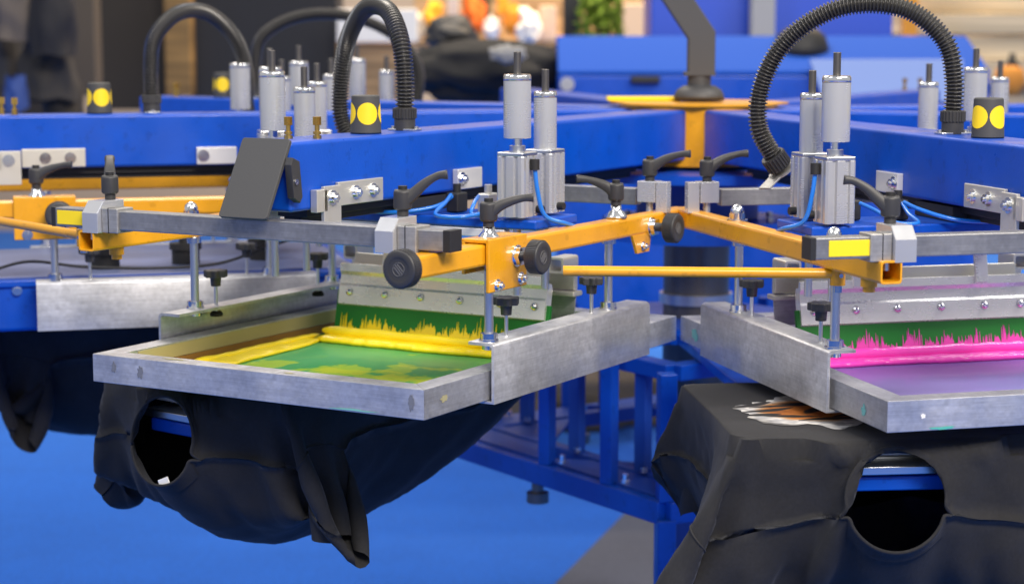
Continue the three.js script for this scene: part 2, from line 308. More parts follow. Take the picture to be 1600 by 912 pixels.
function makeHose(label, th, dr, zf = 1.09, dx = 0) {
  const t = thing('ribbed_hose', label, 'hose', th, [0, 0.318, zf]);
  const P = [[0, 0.345, zf], [0, 0.40, zf], [-0.012, 0.455, zf - 0.008], [-0.06, 0.503, zf - 0.045 + dr * 0.2], [-0.14, 0.507, zf - 0.10 + dr * 0.5], [-0.207 - dx * 0.4, 0.458, zf - 0.145 + dr * 0.85], [-0.236 - dx * 0.7, 0.39, zf - 0.165 + dr], [-0.236 - dx, 0.325, zf - 0.165 + dr], [-0.206 - dx, 0.272, zf - 0.165 + dr]];
  part(t, 'ribbed_tube', ribbed(P, 0.0150, 0.0056), M.hose);
  const n = part(t, 'flange_nut', [...ridgedNut(0.0172, 0.017, 0.336, 0, zf), cyl(0.0165, 0.017, 0, 0.327, zf)], M.plastic);
  part(n, 'flange', [moved(extrude(rect(0.052, 0.03, 0.008), 0.0025, 0.0004), 0, 0.3197, zf, 0, Math.PI / 2), hexNut(0.004, 0.004, 0.021, 0.3225, zf), hexNut(0.004, 0.004, -0.021, 0.3225, zf)], M.zinc);
  const e = P[P.length - 1], d = V(0.042, -0.052, -0.005).normalize(), q = new THREE.Quaternion().setFromUnitVectors(V(0, 1, 0), d);
  const nut = ridgedNut(0.0185, 0.024, -0.012, 0, 0).map((g) => g.applyQuaternion(q).translate(...e));
  const n2 = part(t, 'end_nut', nut, M.plastic);
  const pl = cyl(0.024, 0.003, 0, 0.018, 0).applyQuaternion(q).translate(...e);
  const arm = box(0.04, 0.003, 0.03, 0.025, 0.018, 0, 0.001).applyQuaternion(q).translate(...e);
  part(n2, 'holder_plate', [pl, arm], M.aluDull);
  return t;
}
makeHose('black ribbed hose looping high over the blue arm at centre left', A, 0);
makeHose('large black ribbed hose looping over the right-hand blue arm', B, 0.015, 1.09, 0.014);
makeHose('black ribbed hose arching at upper left over the long level arm', C, -0.045, 1.10);
makeHose('far ribbed hose arching behind the row of grey cylinders', Dh, -0.13, 1.13);

// ------------------------------------------------------------------ squeegee carriages with their air cylinders
function cylinderUnit(label, th, s, dr, group) {
  const x = s * 0.225, t = thing('air_cylinder_unit', label, 'air cylinder', th, [x, 0.195, 1.09 + dr], group);
  const zt = 1.13 + dr, zs = 1.045 + dr;
  for (const z of [zt, zs]) {
    const w = 0.046, prof = [];
    for (let i = 0; i < 4; i++) {                                 // ribbed square profile
      const a = i * Math.PI / 2, R = (px, py) => [px * Math.cos(a) - py * Math.sin(a), px * Math.sin(a) + py * Math.cos(a)], h = w / 2;
      for (const [px, py] of [[h - 0.003, -h], [h, -h + 0.003], [h, -0.014], [h - 0.004, -0.0125], [h - 0.004, -0.008], [h, -0.006], [h, 0.006], [h - 0.004, 0.008], [h - 0.004, 0.0125], [h, 0.014], [h, h - 0.003]]) prof.push(R(px, py));
    }
    const b = moved(extrude(prof, 0.09, 0.0006), x, 0.243, z, 0, -Math.PI / 2);
    const bl = part(t, 'cylinder_block', b, M.cylAlu);
    part(bl, 'end_cap', [box(0.045, 0.006, 0.045, x, 0.291, z, 0.002), cyl(0.012, 0.012, x, 0.297, z)], M.zinc);
  }
  for (const [z, top, hgt, r] of [[zt, 0.408, 0.094, 0.0205], [zs, 0.381, 0.094, 0.0175]]) {
    const c = part(t, 'barrel', lathe([[0, 0], [r - 0.001, 0], [r, 0.001], [r, hgt - 0.010], [r - 0.0012, hgt - 0.009], [0, hgt - 0.009]], x, top - hgt, z, 'y', 40), M.cylAlu);
    part(c, 'barrel_cap', lathe([[0, 0], [r * 0.99, 0], [r * 1.01, 0.003], [r * 1.0, 0.007], [r * 0.94, 0.010], [0, 0.0105]], x, top - 0.010, z, 'y', 40), M.chrome);
    part(c, 'piston_rod', [cyl(0.0072, top - hgt - 0.297, x, (top - hgt + 0.297) / 2, z, 'y', 20)], M.chrome);
    part(c, 'top_stud', [threaded(0.0058, 0.033, x, top, z)], M.steelDark);
  }
  const sx = x + s * 0.030;
  const f = part(t, 'hose_fitting', cyl(0.007, 0.016, sx, 0.276, zt, 'y', 16), M.black); part(t, 'hose_fitting', cyl(0.006, 0.012, sx - s * 0.003, 0.208, zt - 0.02, 'x', 16), M.black); part(t, 'hose_fitting', cyl(0.006, 0.012, sx - s * 0.003, 0.208, zs, 'x', 16), M.black);
  part(f, 'air_tube', tube([[sx, 0.272, zt], [sx + s * 0.004, 0.24, zt], [sx + s * 0.012, 0.20, zt - 0.01], [sx + s * 0.03, 0.187, zt - 0.04], [sx + s * 0.02, 0.175, zt - 0.10]], 0.0034, 30, 8), M.tubeBlue);
  return t;
}
const CARR = { A: 0, B: 0.038, C: -0.225, D: -0.13, E: -0.49, H: -0.45, G: -0.45 };
const cylLabel = {
  A: ['pair of grey air cylinders behind the blue arm with the slanted panel', 'pair of grey air cylinders standing in front of the centre blue arm'],
  B: ['pair of grey air cylinders in front of the right-hand blue arm, inside the hose loop', 'pair of grey air cylinders behind the right-hand blue arm'],
  C: ['far pair of grey cylinders behind the level arm, in the left cluster', 'near pair of grey cylinders in front of the level arm, in the left cluster'],
  D: ['grey cylinder pair farthest back in the cluster, seen through the hose loop', 'grey cylinder pair at the left of the far cluster'],
  E: ['grey cylinder pair at the upper right edge behind the yellow dotted tower', 'grey cylinder pair beyond the level arm at right'] };
for (const k of 'ABCDE') for (const s of [-1, 1]) cylinderUnit(cylLabel[k][(s + 1) / 2], TH[k], s, CARR[k] - (k === 'D' && s > 0 ? 0.16 : 0), 'air cylinder units of the print heads');
function carriage(label, k) {
  const th = TH[k], dr = CARR[k], z0 = 1.08 + dr;
  const t = thing('squeegee_carriage', label, 'carriage', th, [0, 0.18, z0], 'carriages under the blue arms');
  part(t, 'cross_plate', [box(0.53, 0.014, 0.13, 0, 0.187, z0, 0.003)], M.blue);
  part(t, 'slide_block', [box(0.08, 0.022, 0.12, 0, 0.206 - 0.0005, z0 - 0.005).translate(0, -0.0, 0)], M.black);
  for (const q of [0.055, -0.055]) part(t, 'cross_bar', box(0.42, 0.012, 0.018, 0, 0.172, z0 + q), M.aluLight);
  for (const x of [-0.17, -0.10, 0.09, 0.14, 0.19]) part(t, 'valve', [box(0.022, 0.03, 0.03, x, 0.21, z0 + 0.02 - Math.abs(x) * 0.2, 0.003), cyl(0.006, 0.02, x, 0.228, z0 + 0.02 - Math.abs(x) * 0.2)], x > 0.1 ? M.tin : M.black);
  for (const [a, b, e] of [[-0.17, -0.10, 0.10], [-0.10, 0.09, 0.085], [0.09, 0.19, 0.11], [0.14, 0.20, 0.07]]) part(t, 'air_tube', tube([[a, 0.222, z0 + 0.02], [a + 0.01, 0.214, z0 + 0.05], [a + (b - a) * 0.3, 0.200, z0 + e], [a + (b - a) * 0.75, 0.199, z0 + e], [b - 0.005, 0.208, z0 + 0.045], [b, 0.220, z0 + 0.015]], 0.0032, 40, 8), M.tubeBlue);
  for (const x of [-0.225, 0.225]) for (const q of [0.05, -0.035]) part(t, 'drop_rod', cyl(0.006, 0.10, x, 0.13, z0 + q), M.zinc);
  return t;
}
carriage('blue carriage plate with valves under the centre arm, over the yellow ink screen', 'A');
carriage('blue carriage plate with valves under the right arm, over the pink ink screen', 'B');
carriage('blue carriage plate under the level arm at left', 'C');

// ------------------------------------------------------------------ knobs, levers and clamps
function starKnob(parent, x, y, z, len) {                         // seven-lobed knob on a screw; y is the underside of the knob
  const s = new THREE.Shape(), n = 84;
  for (let i = 0; i <= n; i++) { const a = i / n * Math.PI * 2, r = 0.0172 + 0.0022 * Math.cos(7 * a); i ? s.lineTo(r * Math.cos(a), r * Math.sin(a)) : s.moveTo(r, 0); }
  const g = new THREE.ExtrudeGeometry(s, { depth: 0.008, bevelEnabled: true, bevelThickness: 0.0018, bevelSize: 0.0018, bevelOffset: -0.0018, bevelSegments: 3 });
  g.rotateX(-Math.PI / 2); g.translate(x, y + 0.002, z);
  const k = part(parent, 'star_knob', [g, lathe([[0, -0.014], [0.0078, -0.014], [0.0088, 0], [0.010, 0.002]], x, y, z, 'y', 20)], M.plastic);
  part(k, 'screw', [threaded(0.003, len, x, y - 0.012 - len, z)], M.zinc);
  const foot = part(k, 'screw_foot', [lathe([[0, 0], [0.010, 0], [0.0105, 0.004], [0.007, 0.008], [0, 0.008]], x, y - 0.014 - len, z, 'y', 20)], M.black);
  return k;
}
function lever(parent, x, y, z, turn, len = 0.062, rise = 0.012) { // ratchet lever: a hub with a curved arm that swings out along turn
  const hub = [cyl(0.0078, 0.008, x, y + 0.004, z), lathe([[0, 0.008], [0.0105, 0.008], [0.0125, 0.011], [0.0125, 0.031], [0.011, 0.035], [0, 0.035]], x, y, z, 'y', 28)];
  const n = 18, pos = [], idx = [], m = 12, c = curve([[0.002, 0.020, 0], [0.014, 0.029, 0], [0.03, 0.029 + rise * 0.55, 0], [len * 0.8, 0.029 + rise * 0.95, 0], [len, 0.029 + rise, 0]]);
  for (let i = 0; i <= n; i++) {
    const u = i / n, p = c.getPoint(u), q = c.getTangent(u), w = 0.0108 - 0.0042 * Math.min(1, u * 1.4) + 0.0012 * Math.max(0, u - 0.7) / 0.3, h = 0.0098 - 0.0046 * Math.min(1, u * 1.5) + 0.0012 * Math.max(0, u - 0.8) / 0.2;
    for (let j = 0; j < m; j++) { const a = j / m * Math.PI * 2, ca = Math.cos(a), sa = Math.sin(a), k = Math.pow(Math.abs(ca), 0.6) * Math.sign(ca), l = Math.pow(Math.abs(sa), 0.6) * Math.sign(sa); pos.push(p.x - q.y * h * l, p.y + q.x * h * l, w * k); }
  }
  for (let i = 0; i < n; i++) for (let j = 0; j < m; j++) { const a = i * m + j, b = i * m + (j + 1) % m; idx.push(a, b, b + m, a, b + m, a + m); }
  for (let j = 1; j < m - 1; j++) idx.push(n * m, n * m + j, n * m + j + 1);
  const g = new THREE.BufferGeometry(); g.setAttribute('position', new THREE.Float32BufferAttribute(pos, 3)); g.setIndex(idx); g.computeVertexNormals();
  const gg = metricUV(g); gg.rotateY(turn); gg.translate(x, y, z);
  const k = part(parent, 'lever_handle', [...hub, gg], M.plastic);
  part(k, 'lever_screw', [cyl(0.0062, 0.006, x, y + 0.037, z, 'y', 12)], M.black);
  return k;
}
const coneWasher = (x, y, z) => lathe([[0, 0], [0.0175, 0], [0.0178, 0.003], [0.012, 0.010], [0.0085, 0.014], [0.0085, 0.020], [0, 0.020]], x, y, z, 'y', 28);
function knurledKnob(parent, x, y, z, axis, dir, r = 0.0238) {    // x,y,z = middle of the back face, the knob faces along dir
  const g = [lathe([[0, 0], [r * 0.9, 0], [r * 0.97, 0.002], [r * 0.97, 0.018], [r * 0.9, 0.0205], [r * 0.62, 0.0205], [r * 0.60, 0.0195], [0, 0.0195]], 0, 0, 0, 'y', 48)];
  for (let k = 0; k < 54; k++) { const a = k / 54 * Math.PI * 2; const b = box(0.0016, 0.0155, 0.0016, r * 0.972, 0.010, 0, 0); b.rotateY(a); g.push(b); }
  const mark = [new THREE.TorusGeometry(0.0088, 0.0005, 6, 36).rotateX(Math.PI / 2).translate(0, 0.0198, 0)];
  for (const [q, l] of [[-0.0032, 0.0135], [0, 0.016], [0.0032, 0.0135]]) { const b = box(0.0016, 0.0008, l, q, 0.0198, 0, 0); b.rotateY(0.75); mark.push(b); }
  const turn = (h) => { if (axis === 'x') h.rotateZ(-dir * Math.PI / 2); else h.rotateX(dir * Math.PI / 2); h.translate(x, y, z); return h; };
  const k = part(parent, 'knurled_knob', g.map(turn), M.plastic);
  part(k, 'emblem', mark.map(turn), M.plasticMark);
  return k;
}
// one side's clamp: an orange square bar, two rods and the aluminium channel that holds the frame
function frameClamp(label, th, s, o) {
  const X = s * 0.29, t = thing('frame_clamp', label, 'clamp', th, [X, -0.046, 1.08]);
  const YB = 0.152, YT = 0.182, r0 = 0.70, r1 = o.rOut ?? 1.495, xb = s * 0.292;
  const bar = part(t, 'orange_bar', squareTube(0.030, 0.030, 0.0028, r1 - r0, xb, (YB + YT) / 2, (r0 + r1) / 2), M.orange);
  // channel: web outside, flanges reaching in over and under the frame
  const w = 0.0035, c0 = 0.835, c1 = 1.328;
  const arc = []; for (let q = 0; q <= 8; q++) { const a = q / 8 * Math.PI / 2; arc.push([0.294 + 0.008 * Math.cos(a), 0.032 + 0.008 * Math.sin(a)]); }
  const prof = [[0.302, -0.046], ...arc, [0.260, 0.040], [0.260, 0.0355], [0.2945, 0.0355], [0.2975, 0.0325], [0.2975, -0.0425], [0.262, -0.0425], [0.262, -0.046]].map(([a, b]) => [s * a, b]);
  const cg = toCreasedNormals(extrude(s > 0 ? prof : prof.reverse(), c1 - c0, 0.0006), 0.5);
  const ch = part(t, 'channel', moved(cg, 0, 0, (c0 + c1) / 2), M.alu);
  const rods = o.rods ?? [1.31, 0.945], xr = s * 0.283;
  for (const r of rods) {
    const rod = part(t, 'threaded_rod', [threaded(0.0068, 0.115, xr, 0.038, r)], M.zinc);
    part(rod, 'nut', [hexNut(0.0125, 0.009, xr, 0.047, r), cyl(0.014, 0.0025, xr, 0.0414, r)], M.chrome); part(rod, 'nut', hexNut(0.0115, 0.008, xr, 0.147, r), M.chrome); part(rod, 'nut', hexNut(0.0095, 0.008, xr, 0.032, r), M.chrome);
  }
  for (const r of o.stars ?? [1.255, 0.994]) starKnob(t, s * 0.279, 0.084, r, 0.030 + (o.deep ?? 0.018));
  if (o.domes) for (const r of rods) part(t, 'dome_nut', domeNut(0.0105, xr + s * 0.004, YT, r), M.chrome);
  if (o.levers) for (const [r, turn] of o.levers) { part(t, 'cone_washer', [coneWasher(X, YT + 0.0005, r)], M.chrome); lever(t, X, YT + 0.020, r, turn); }
  if (o.collar) {
    const [a, b] = o.collar, zc = (a + b) / 2, len = b - a;
    const cl = part(t, 'collar', [box(0.044, 0.006, len, xb, YT + 0.004, zc, 0.002), box(0.006, 0.074, len, xb + s * 0.0195, YT - 0.030, zc, 0.002), box(0.006, 0.050, len, xb - s * 0.0195, YT - 0.018, zc, 0.002)], M.orange);
    bolt(cl, xb + s * 0.0225, YT - 0.058, b - 0.022, 0.0065, 'x', s);
    bolt(cl, xb + s * 0.0225, YT - 0.055, a + 0.018, 0.0065, 'x', s);
    const kz = a + 0.030;
    const kn = knurledKnob(t, xb + s * 0.046, YT - 0.022, kz, 'x', s);
    part(kn, 'shaft', [cyl(0.007, 0.026, xb + s * 0.034, YT - 0.022, kz, 'x', 20)], M.plastic);
    part(kn, 'washer_nut', [hexNut(0.014, 0.010, xb + s * 0.028, YT - 0.022, kz, 'x'), cyl(0.0155, 0.003, xb + s * 0.0232, YT - 0.022, kz, 'x')], M.chrome);
    const k2 = 0.846;
    const kn2 = knurledKnob(t, xb + s * 0.044, YT - 0.020, k2, 'x', s);
    part(kn2, 'shaft', [cyl(0.007, 0.026, xb + s * 0.032, YT - 0.020, k2, 'x', 20)], M.plastic);
    part(kn2, 'washer_nut', [hexNut(0.014, 0.010, xb + s * 0.0215, YT - 0.020, k2, 'x'), cyl(0.0155, 0.003, xb + s * 0.0168, YT - 0.020, k2, 'x')], M.chrome);
    const lug = part(t, 'lug', moved(extrude([[0.028, 0.0], [-0.040, 0.0], [-0.022, -0.030], [0.020, -0.030]].map(([p, q]) => [p, q]), 0.005, 0.0006), xb + s * 0.0125, YB + 0.001, 0.87, Math.PI / 2), M.orange);
    bolt(lug, xb + s * 0.0155, YB - 0.018, 0.875, 0.005, 'x', s);
  }
  if (o.endKnob) knurledKnob(t, xb, (YB + YT) / 2, r1 + 0.002, 'z', 1, 0.0255);
  if (o.boss) part(t, 'boss', [cyl(0.011, 0.012, xb, YB - 0.005, 1.43, 'y', 20), hexNut(0.008, 0.008, xb, YB - 0.014, 1.43)], M.orange);
  if (o.boss) part(bar, 'clamp_screw', [cyl(0.0055, 0.012, xb, YT - 0.008, 1.478, 'y', 14)], M.zinc);
  return t;
}
frameClamp('clamp right of the yellow ink screen, orange bar with three round black knobs', A, 1, { rOut: 1.53, levers: [[1.322, 0.51], [0.935, 3.5]], collar: [1.257, 1.362], endKnob: true, rods: [1.31, 0.945] });
frameClamp('clamp left of the yellow ink screen, orange bar open ended under the grey rail', A, -1, { domes: true, boss: true, rods: [1.262, 0.892], stars: [1.215, 0.94] });
frameClamp('clamp left of the pink ink screen, orange bar ending in an open square hole', B, -1, { domes: true, boss: true, rods: [1.308, 0.95], stars: [1.252, 0.995] });
frameClamp('screen clamp at far left with a bright level aluminium channel', C, 1, { rOut: 1.53, levers: [[1.322, 1.30]], collar: [1.257, 1.362], rods: [1.295, 0.92], stars: [1.235, 0.96] });
frameClamp('screen clamp at the far side of the left print head, mostly hidden', C, -1, { domes: true, rods: [1.295, 0.92], stars: [1.235, 0.96] });

// cross rails with clamp blocks
function clampBlock(parent, x, y, z, s, turn) {                   // chamfered block that grips the rail, with a sleeve on one side
  const p = [[-0.032, -0.019], [0.026, -0.019], [0.026, 0.010], [0.012, 0.027], [-0.032, 0.027]];
  const k = part(parent, 'clamp_block', [moved(extrude(p, 0.030, 0.001), x, y, z, -Math.PI / 2)], M.cylAlu);
  part(k, 'sleeve', box(0.030, 0.036, 0.036, x + s * 0.0305, y - 0.0005, z, 0.0015), M.aluDull);
  part(k, 'slot', box(0.0014, 0.0366, 0.0366, x + s * 0.0285, y - 0.0005, z, 0), M.black);
  return lever(parent, x + s * 0.003, y + 0.0275, z - 0.016, turn, 0.06, 0.026);
}
function outerRail(label, th, x0, x1, r, blocks, sx, capEnd) {
  const t = thing('cross_rail', label, 'rail', th, [0, 0.184, r], 'grey square rails across the print heads');
  const y = 0.1985;
  const rail = part(t, 'square_rail', box(x1 - x0, 0.028, 0.028, (x0 + x1) / 2, y, r, 0.002), M.railGrey);
  if (sx) part(rail, 'yellow_sticker', box(sx[1] - sx[0], 0.0205, 0.0012, (sx[0] + sx[1]) / 2, y, r + 0.0144, 0.0004), M.sticker);
  part(rail, 'end_cap', box(0.008, 0.029, 0.029, x0 - 0.003, y, r, 0.001), M.black);
  part(rail, 'end_cap', box(0.012, 0.029, 0.029, x1 + 0.005, y, r, 0.001), M.black);
  for (const [x, s, turn] of blocks) clampBlock(t, x, y, r, s, turn);
  return t;
}
outerRail('long grey rail with a yellow sticker at its left end, across the yellow ink head', A, -0.362, 0.318, 1.47, [[-0.283, 1, 2.29], [0.232, 1, 0.50]], [-0.357, -0.304]);
outerRail('grey rail with a yellow sticker by the open orange bar, across the pink ink head', B, -0.392, 0.40, 1.47, [[-0.273, -1, 2.75], [0.285, 1, 0.5]], [-0.374, -0.312]);
function innerRail(label, th, turns) {
  const t = thing('cross_rail', label, 'rail', th, [0, 0.19, 0.775], 'grey square rails across the print heads');
  part(t, 'square_rail', box(0.50, 0.028, 0.02, 0, 0.203, 0.775, 0.002), M.railGrey);
  for (const s of [-1, 1]) {
    part(t, 'clamp_block', [box(0.032, 0.034, 0.028, s * 0.275, 0.213, 0.785, 0.001), box(0.02, 0.05, 0.016, s * 0.302, 0.205, 0.79, 0.001), cyl(0.0055, 0.02, s * 0.275, 0.19, 0.785)], M.cylAlu);
    lever(t, s * 0.275, 0.230, 0.785, turns[(s + 1) / 2], 0.066, 0.016);
  }
  return t;
}
innerRail('inner grey rail behind the yellow ink screen, with a black lever at each end', A, [2.2, 0.25]);
innerRail('inner grey rail behind the pink ink screen, with a black lever at each end', B, [-0.2, 0.6]);

// orange hand rods
function handRod(label, th, a, b, y) {                            // a = free end, b = knuckle, each [across, outwards]
  const t = thing('hand_rod', label, 'rod', th, [b[0], y, b[1]], 'thin orange rods under the grey rails');
  const d = V(b[0] - a[0], 0, b[1] - a[1]), len = d.length(), r = cyl(0.0072, len, 0, 0, 0, 'x', 24);
  r.rotateY(-Math.atan2(d.z, d.x)); r.translate((a[0] + b[0]) / 2, y, (a[1] + b[1]) / 2);
  part(t, 'rod', [r], M.orange);
  const k = part(t, 'knuckle', [cyl(0.0105, 0.026, b[0], y - 0.003, b[1], 'y', 28)], M.orange);
  part(k, 'pin', [cyl(0.003, 0.0235, b[0], y - 0.002, b[1], 'z', 12)], M.chrome);
  part(k, 'nut', [hexNut(0.006, 0.010, b[0], y - 0.021, b[1])], M.chrome);
  part(k, 'washer', [cyl(0.007, 0.004, b[0], y + 0.012, b[1])], M.chrome);
  return t;
}
handRod('thin orange rod reaching left from the open orange bar, over the centre of the picture', B, [-0.639, 1.199], [-0.287, 1.322], 0.145);
handRod('thin orange rod entering from the left edge below the yellow sticker', A, [-0.75, 1.28], [-0.361, 1.425], 0.165);

// control panel at the end of the centre arm
{
  const t = thing('control_console', 'slanted dark grey panel at the end of the centre blue arm', 'panel', A, [0, 0.215, 1.47]);
  const g = extrude(rect(0.083, 0.122, 0.004), 0.006, 0.001); g.rotateX(-0.50); g.translate(0.003, 0.268, 1.473);
  part(t, 'plate', g, M.panel);
  const br = extrude([[-0.010, 0.030], [0.006, 0.036], [0.010, 0.026], [0.004, -0.020], [-0.010, -0.028], [-0.016, -0.020]], 0.012, 0.001); br.rotateY(-Math.PI / 2); br.rotateX(0); br.translate(0.051, 0.262, 1.452);
  const b = part(t, 'mount', [br], M.plastic);
  part(b, 'screw', [cyl(0.004, 0.004, 0.0575, 0.264, 1.452, 'x', 16)], M.chrome);
}

// ------------------------------------------------------------------ screens
function screenFrame(label, th) {
  const t = thing('printing_screen', label, 'screen frame', th, [0, -0.041, 1.10]);
  const W = 0.29, w = 0.034, h = 0.0412, r0 = 0.71, r1 = 1.49, y = -h / 2;
  const mitre = (pts) => { const g = extrude(pts, h, 0.0008); g.rotateX(-Math.PI / 2); g.scale(1, 1, -1); flip(g); g.translate(0, y, 0); return g; };
  const e = 0.0003;
  part(t, 'front_rail', mitre([[-W, r1], [-W + w, r1 - w], [W - w, r1 - w], [W, r1]]), M.alu);
  part(t, 'back_rail', mitre([[-W, r0], [W, r0], [W - w, r0 + w], [-W + w, r0 + w]]), M.alu);
  part(t, 'side_rail', mitre([[-W, r0 + e], [-W + w, r0 + w + e], [-W + w, r1 - w - e], [-W, r1 - e]]), M.alu);
  part(t, 'side_rail', mitre([[W, r0 + e], [W, r1 - e], [W - w, r1 - w - e], [W - w, r0 + w + e]]), M.alu);
  return t;
}
function flip(g) { if (g.index) { const a = g.index.array; for (let i = 0; i < a.length; i += 3) { const q = a[i]; a[i] = a[i + 1]; a[i + 1] = q; } } else { for (const k of Object.keys(g.attributes)) { const a = g.attributes[k], n = a.itemSize; for (let i = 0; i < a.count; i += 3) for (let c = 0; c < n; c++) { const q = a.array[i * n + c]; a.array[i * n + c] = a.array[(i + 1) * n + c]; a.array[(i + 1) * n + c] = q; } } const nn = g.attributes.normal; } g.computeVertexNormals(); }
function meshSheet(t, tex) {
  const g = new THREE.PlaneGeometry(0.512, 0.712); g.rotateX(-Math.PI / 2); g.translate(0, -0.0385, 1.10);
  part(t, 'mesh', g, mk({ map: tex, roughness: 0.5, clearcoat: 0.15 }), undefined, true);
}
const pic = (n, fn) => dataTex(n, fn, true, 1);
const sm = (a, b, x) => { const t = Math.max(0, Math.min(1, (x - a) / (b - a))); return t * t * (3 - 2 * t); };
const mix3 = (a, b, t) => a.map((q, i) => q + (b[i] - q) * t);
const greenTex = pic(512, (u, v) => {                              // v = 0 at the front rail
  let c = mix3([0.19, 0.57, 0.31], [0.24, 0.62, 0.35], fbm(u, v, 5));
  const dist = Math.abs(v - 0.22 - 0.12 * (0.6 - u)) * 6 + Math.abs(u - 0.42) * 1.2;
  const m = fbm(u * 1.0, v, 10, 4) + 0.18 - dist * 0.22; c = mix3(c, [0.66, 0.75, 0.16], 0.8 * sm(0.5, 0.56, m));
  const st = fbm((u * 0.5) % 1, v, 24, 3) + 0.06 - Math.abs(v - 0.30) * 1.0; c = mix3(c, [0.76, 0.77, 0.12], 0.6 * sm(0.55, 0.6, st) * sm(0.2, 0.45, u));
  return mix3(c, [0.68, 0.62, 0.08], 0.35 * sm(0.52, 0.62, v));
});
const violetTex = pic(512, (u, v) => { let c = mix3([0.53, 0.50, 0.73], [0.50, 0.42, 0.70], fbm(u, v, 4)); c = mix3(c, [0.42, 0.52, 0.72], 0.55 * sm(0.35, 0.75, u + 0.3 * fbm(u, v, 6) - 0.2)); return mix3(c, [0.50, 0.36, 0.69], 0.9 * sm(0.30, 0.55, v)); });
const frameA = screenFrame('aluminium screen frame with green mesh and yellow ink', A);
meshSheet(frameA, greenTex);
const frameB = screenFrame('aluminium screen frame with violet mesh and pink ink', B);
meshSheet(frameB, violetTex);
part(frameA, 'tape_band', [box(0.0012, 0.014, 0.60, -0.2552, -0.0305, 1.13, 0)], M.stain, 'brown tape along the inside of the frame');
part(frameA, 'tape_band', [box(0.0012, 0.020, 0.60, -0.2552, -0.0125, 1.13, 0)], M.stainPale, 'pale olive tape along the inside of the frame');

function spot(t, x, y, z, face, rx, ry, sd, mat) {                // dried ink, a thin irregular patch lying on a rail
  const g = new THREE.CircleGeometry(1, 40), p = g.attributes.position; for (let i = 1; i < p.count; i++) { const a = Math.atan2(p.getY(i), p.getX(i)), k = 0.75 + 0.5 * nz(Math.cos(a) * 1.7 + sd, Math.sin(a) * 1.7, sd); p.setXY(i, p.getX(i) * rx * k, p.getY(i) * ry * k); }
  if (face === 'x') g.rotateY(Math.PI / 2); if (face === 'y') g.rotateX(-Math.PI / 2); g.translate(x, y, z); part(t, 'ink_spot', g, mat);
}
{ const teal = mk({ color: L(0.16, 0.42, 0.38), roughness: 0.6 }), ol = mk({ color: L(0.33, 0.30, 0.16), roughness: 0.6 }), dk = mk({ color: L(0.14, 0.15, 0.18), roughness: 0.6 });
  spot(frameA, 0.06, 0.0006, 1.478, 'y', 0.012, 0.004, 2, ol); spot(frameA, -0.20, -0.020, 1.4906, 'z', 0.006, 0.012, 3, dk); spot(frameA, -0.25, -0.017, 1.4906, 'z', 0.005, 0.011, 4, dk); spot(frameA, 0.27, -0.02, 1.4906, 'z', 0.006, 0.014, 5, dk); spot(frameA, 0.2906, -0.02, 1.44, 'x', 0.012, 0.006, 6, ol);
  spot(frameA, -0.15, 0.0006, 1.470, 'y', 0.03, 0.006, 7, ol); spot(frameA, 0.18, -0.038, 1.4906, 'z', 0.05, 0.002, 8, teal); spot(frameB, -0.2906, -0.022, 0.78, 'x', 0.02, 0.012, 9, teal); spot(frameB, -0.2906, -0.025, 1.42, 'x', 0.008, 0.01, 10, teal); spot(frameB, -0.21, -0.0385, 1.4906, 'z', 0.026, 0.0022, 12, mk({ color: L(0.08, 0.40, 0.33), roughness: 0.6 })); spot(frameB, -0.24, -0.022, 1.4906, 'z', 0.004, 0.004, 11, M.white); }

// ------------------------------------------------------------------ ink and squeegees
function blob(len, fn, n, m) {                                    // closed bar along x whose cross-section fn(u, a) gives [y, z]
  const pos = [], idx = [];
  for (let i = 0; i <= n; i++) for (let j = 0; j < m; j++) { const u = i / n, a = j / m * Math.PI * 2, [y, z, dx = 0] = fn(u, a); pos.push(-len / 2 + len * u + dx, y, z); }
  for (let i = 0; i < n; i++) for (let j = 0; j < m; j++) { const a = i * m + j, b = i * m + (j + 1) % m; idx.push(a, b + m, b, a, a + m, b + m); }
  for (const i of [0, n]) for (let j = 1; j < m - 1; j++) i ? idx.push(i * m, i * m + j + 1, i * m + j) : idx.push(0, j, j + 1);
  const g = new THREE.BufferGeometry(); g.setAttribute('position', new THREE.Float32BufferAttribute(pos, 3)); g.setIndex(idx); g.computeVertexNormals(); return g;
}
const taper = (u, k = 0.04) => Math.min(1, Math.sqrt(Math.max(0.0004, Math.min(u, 1 - u) / k)));
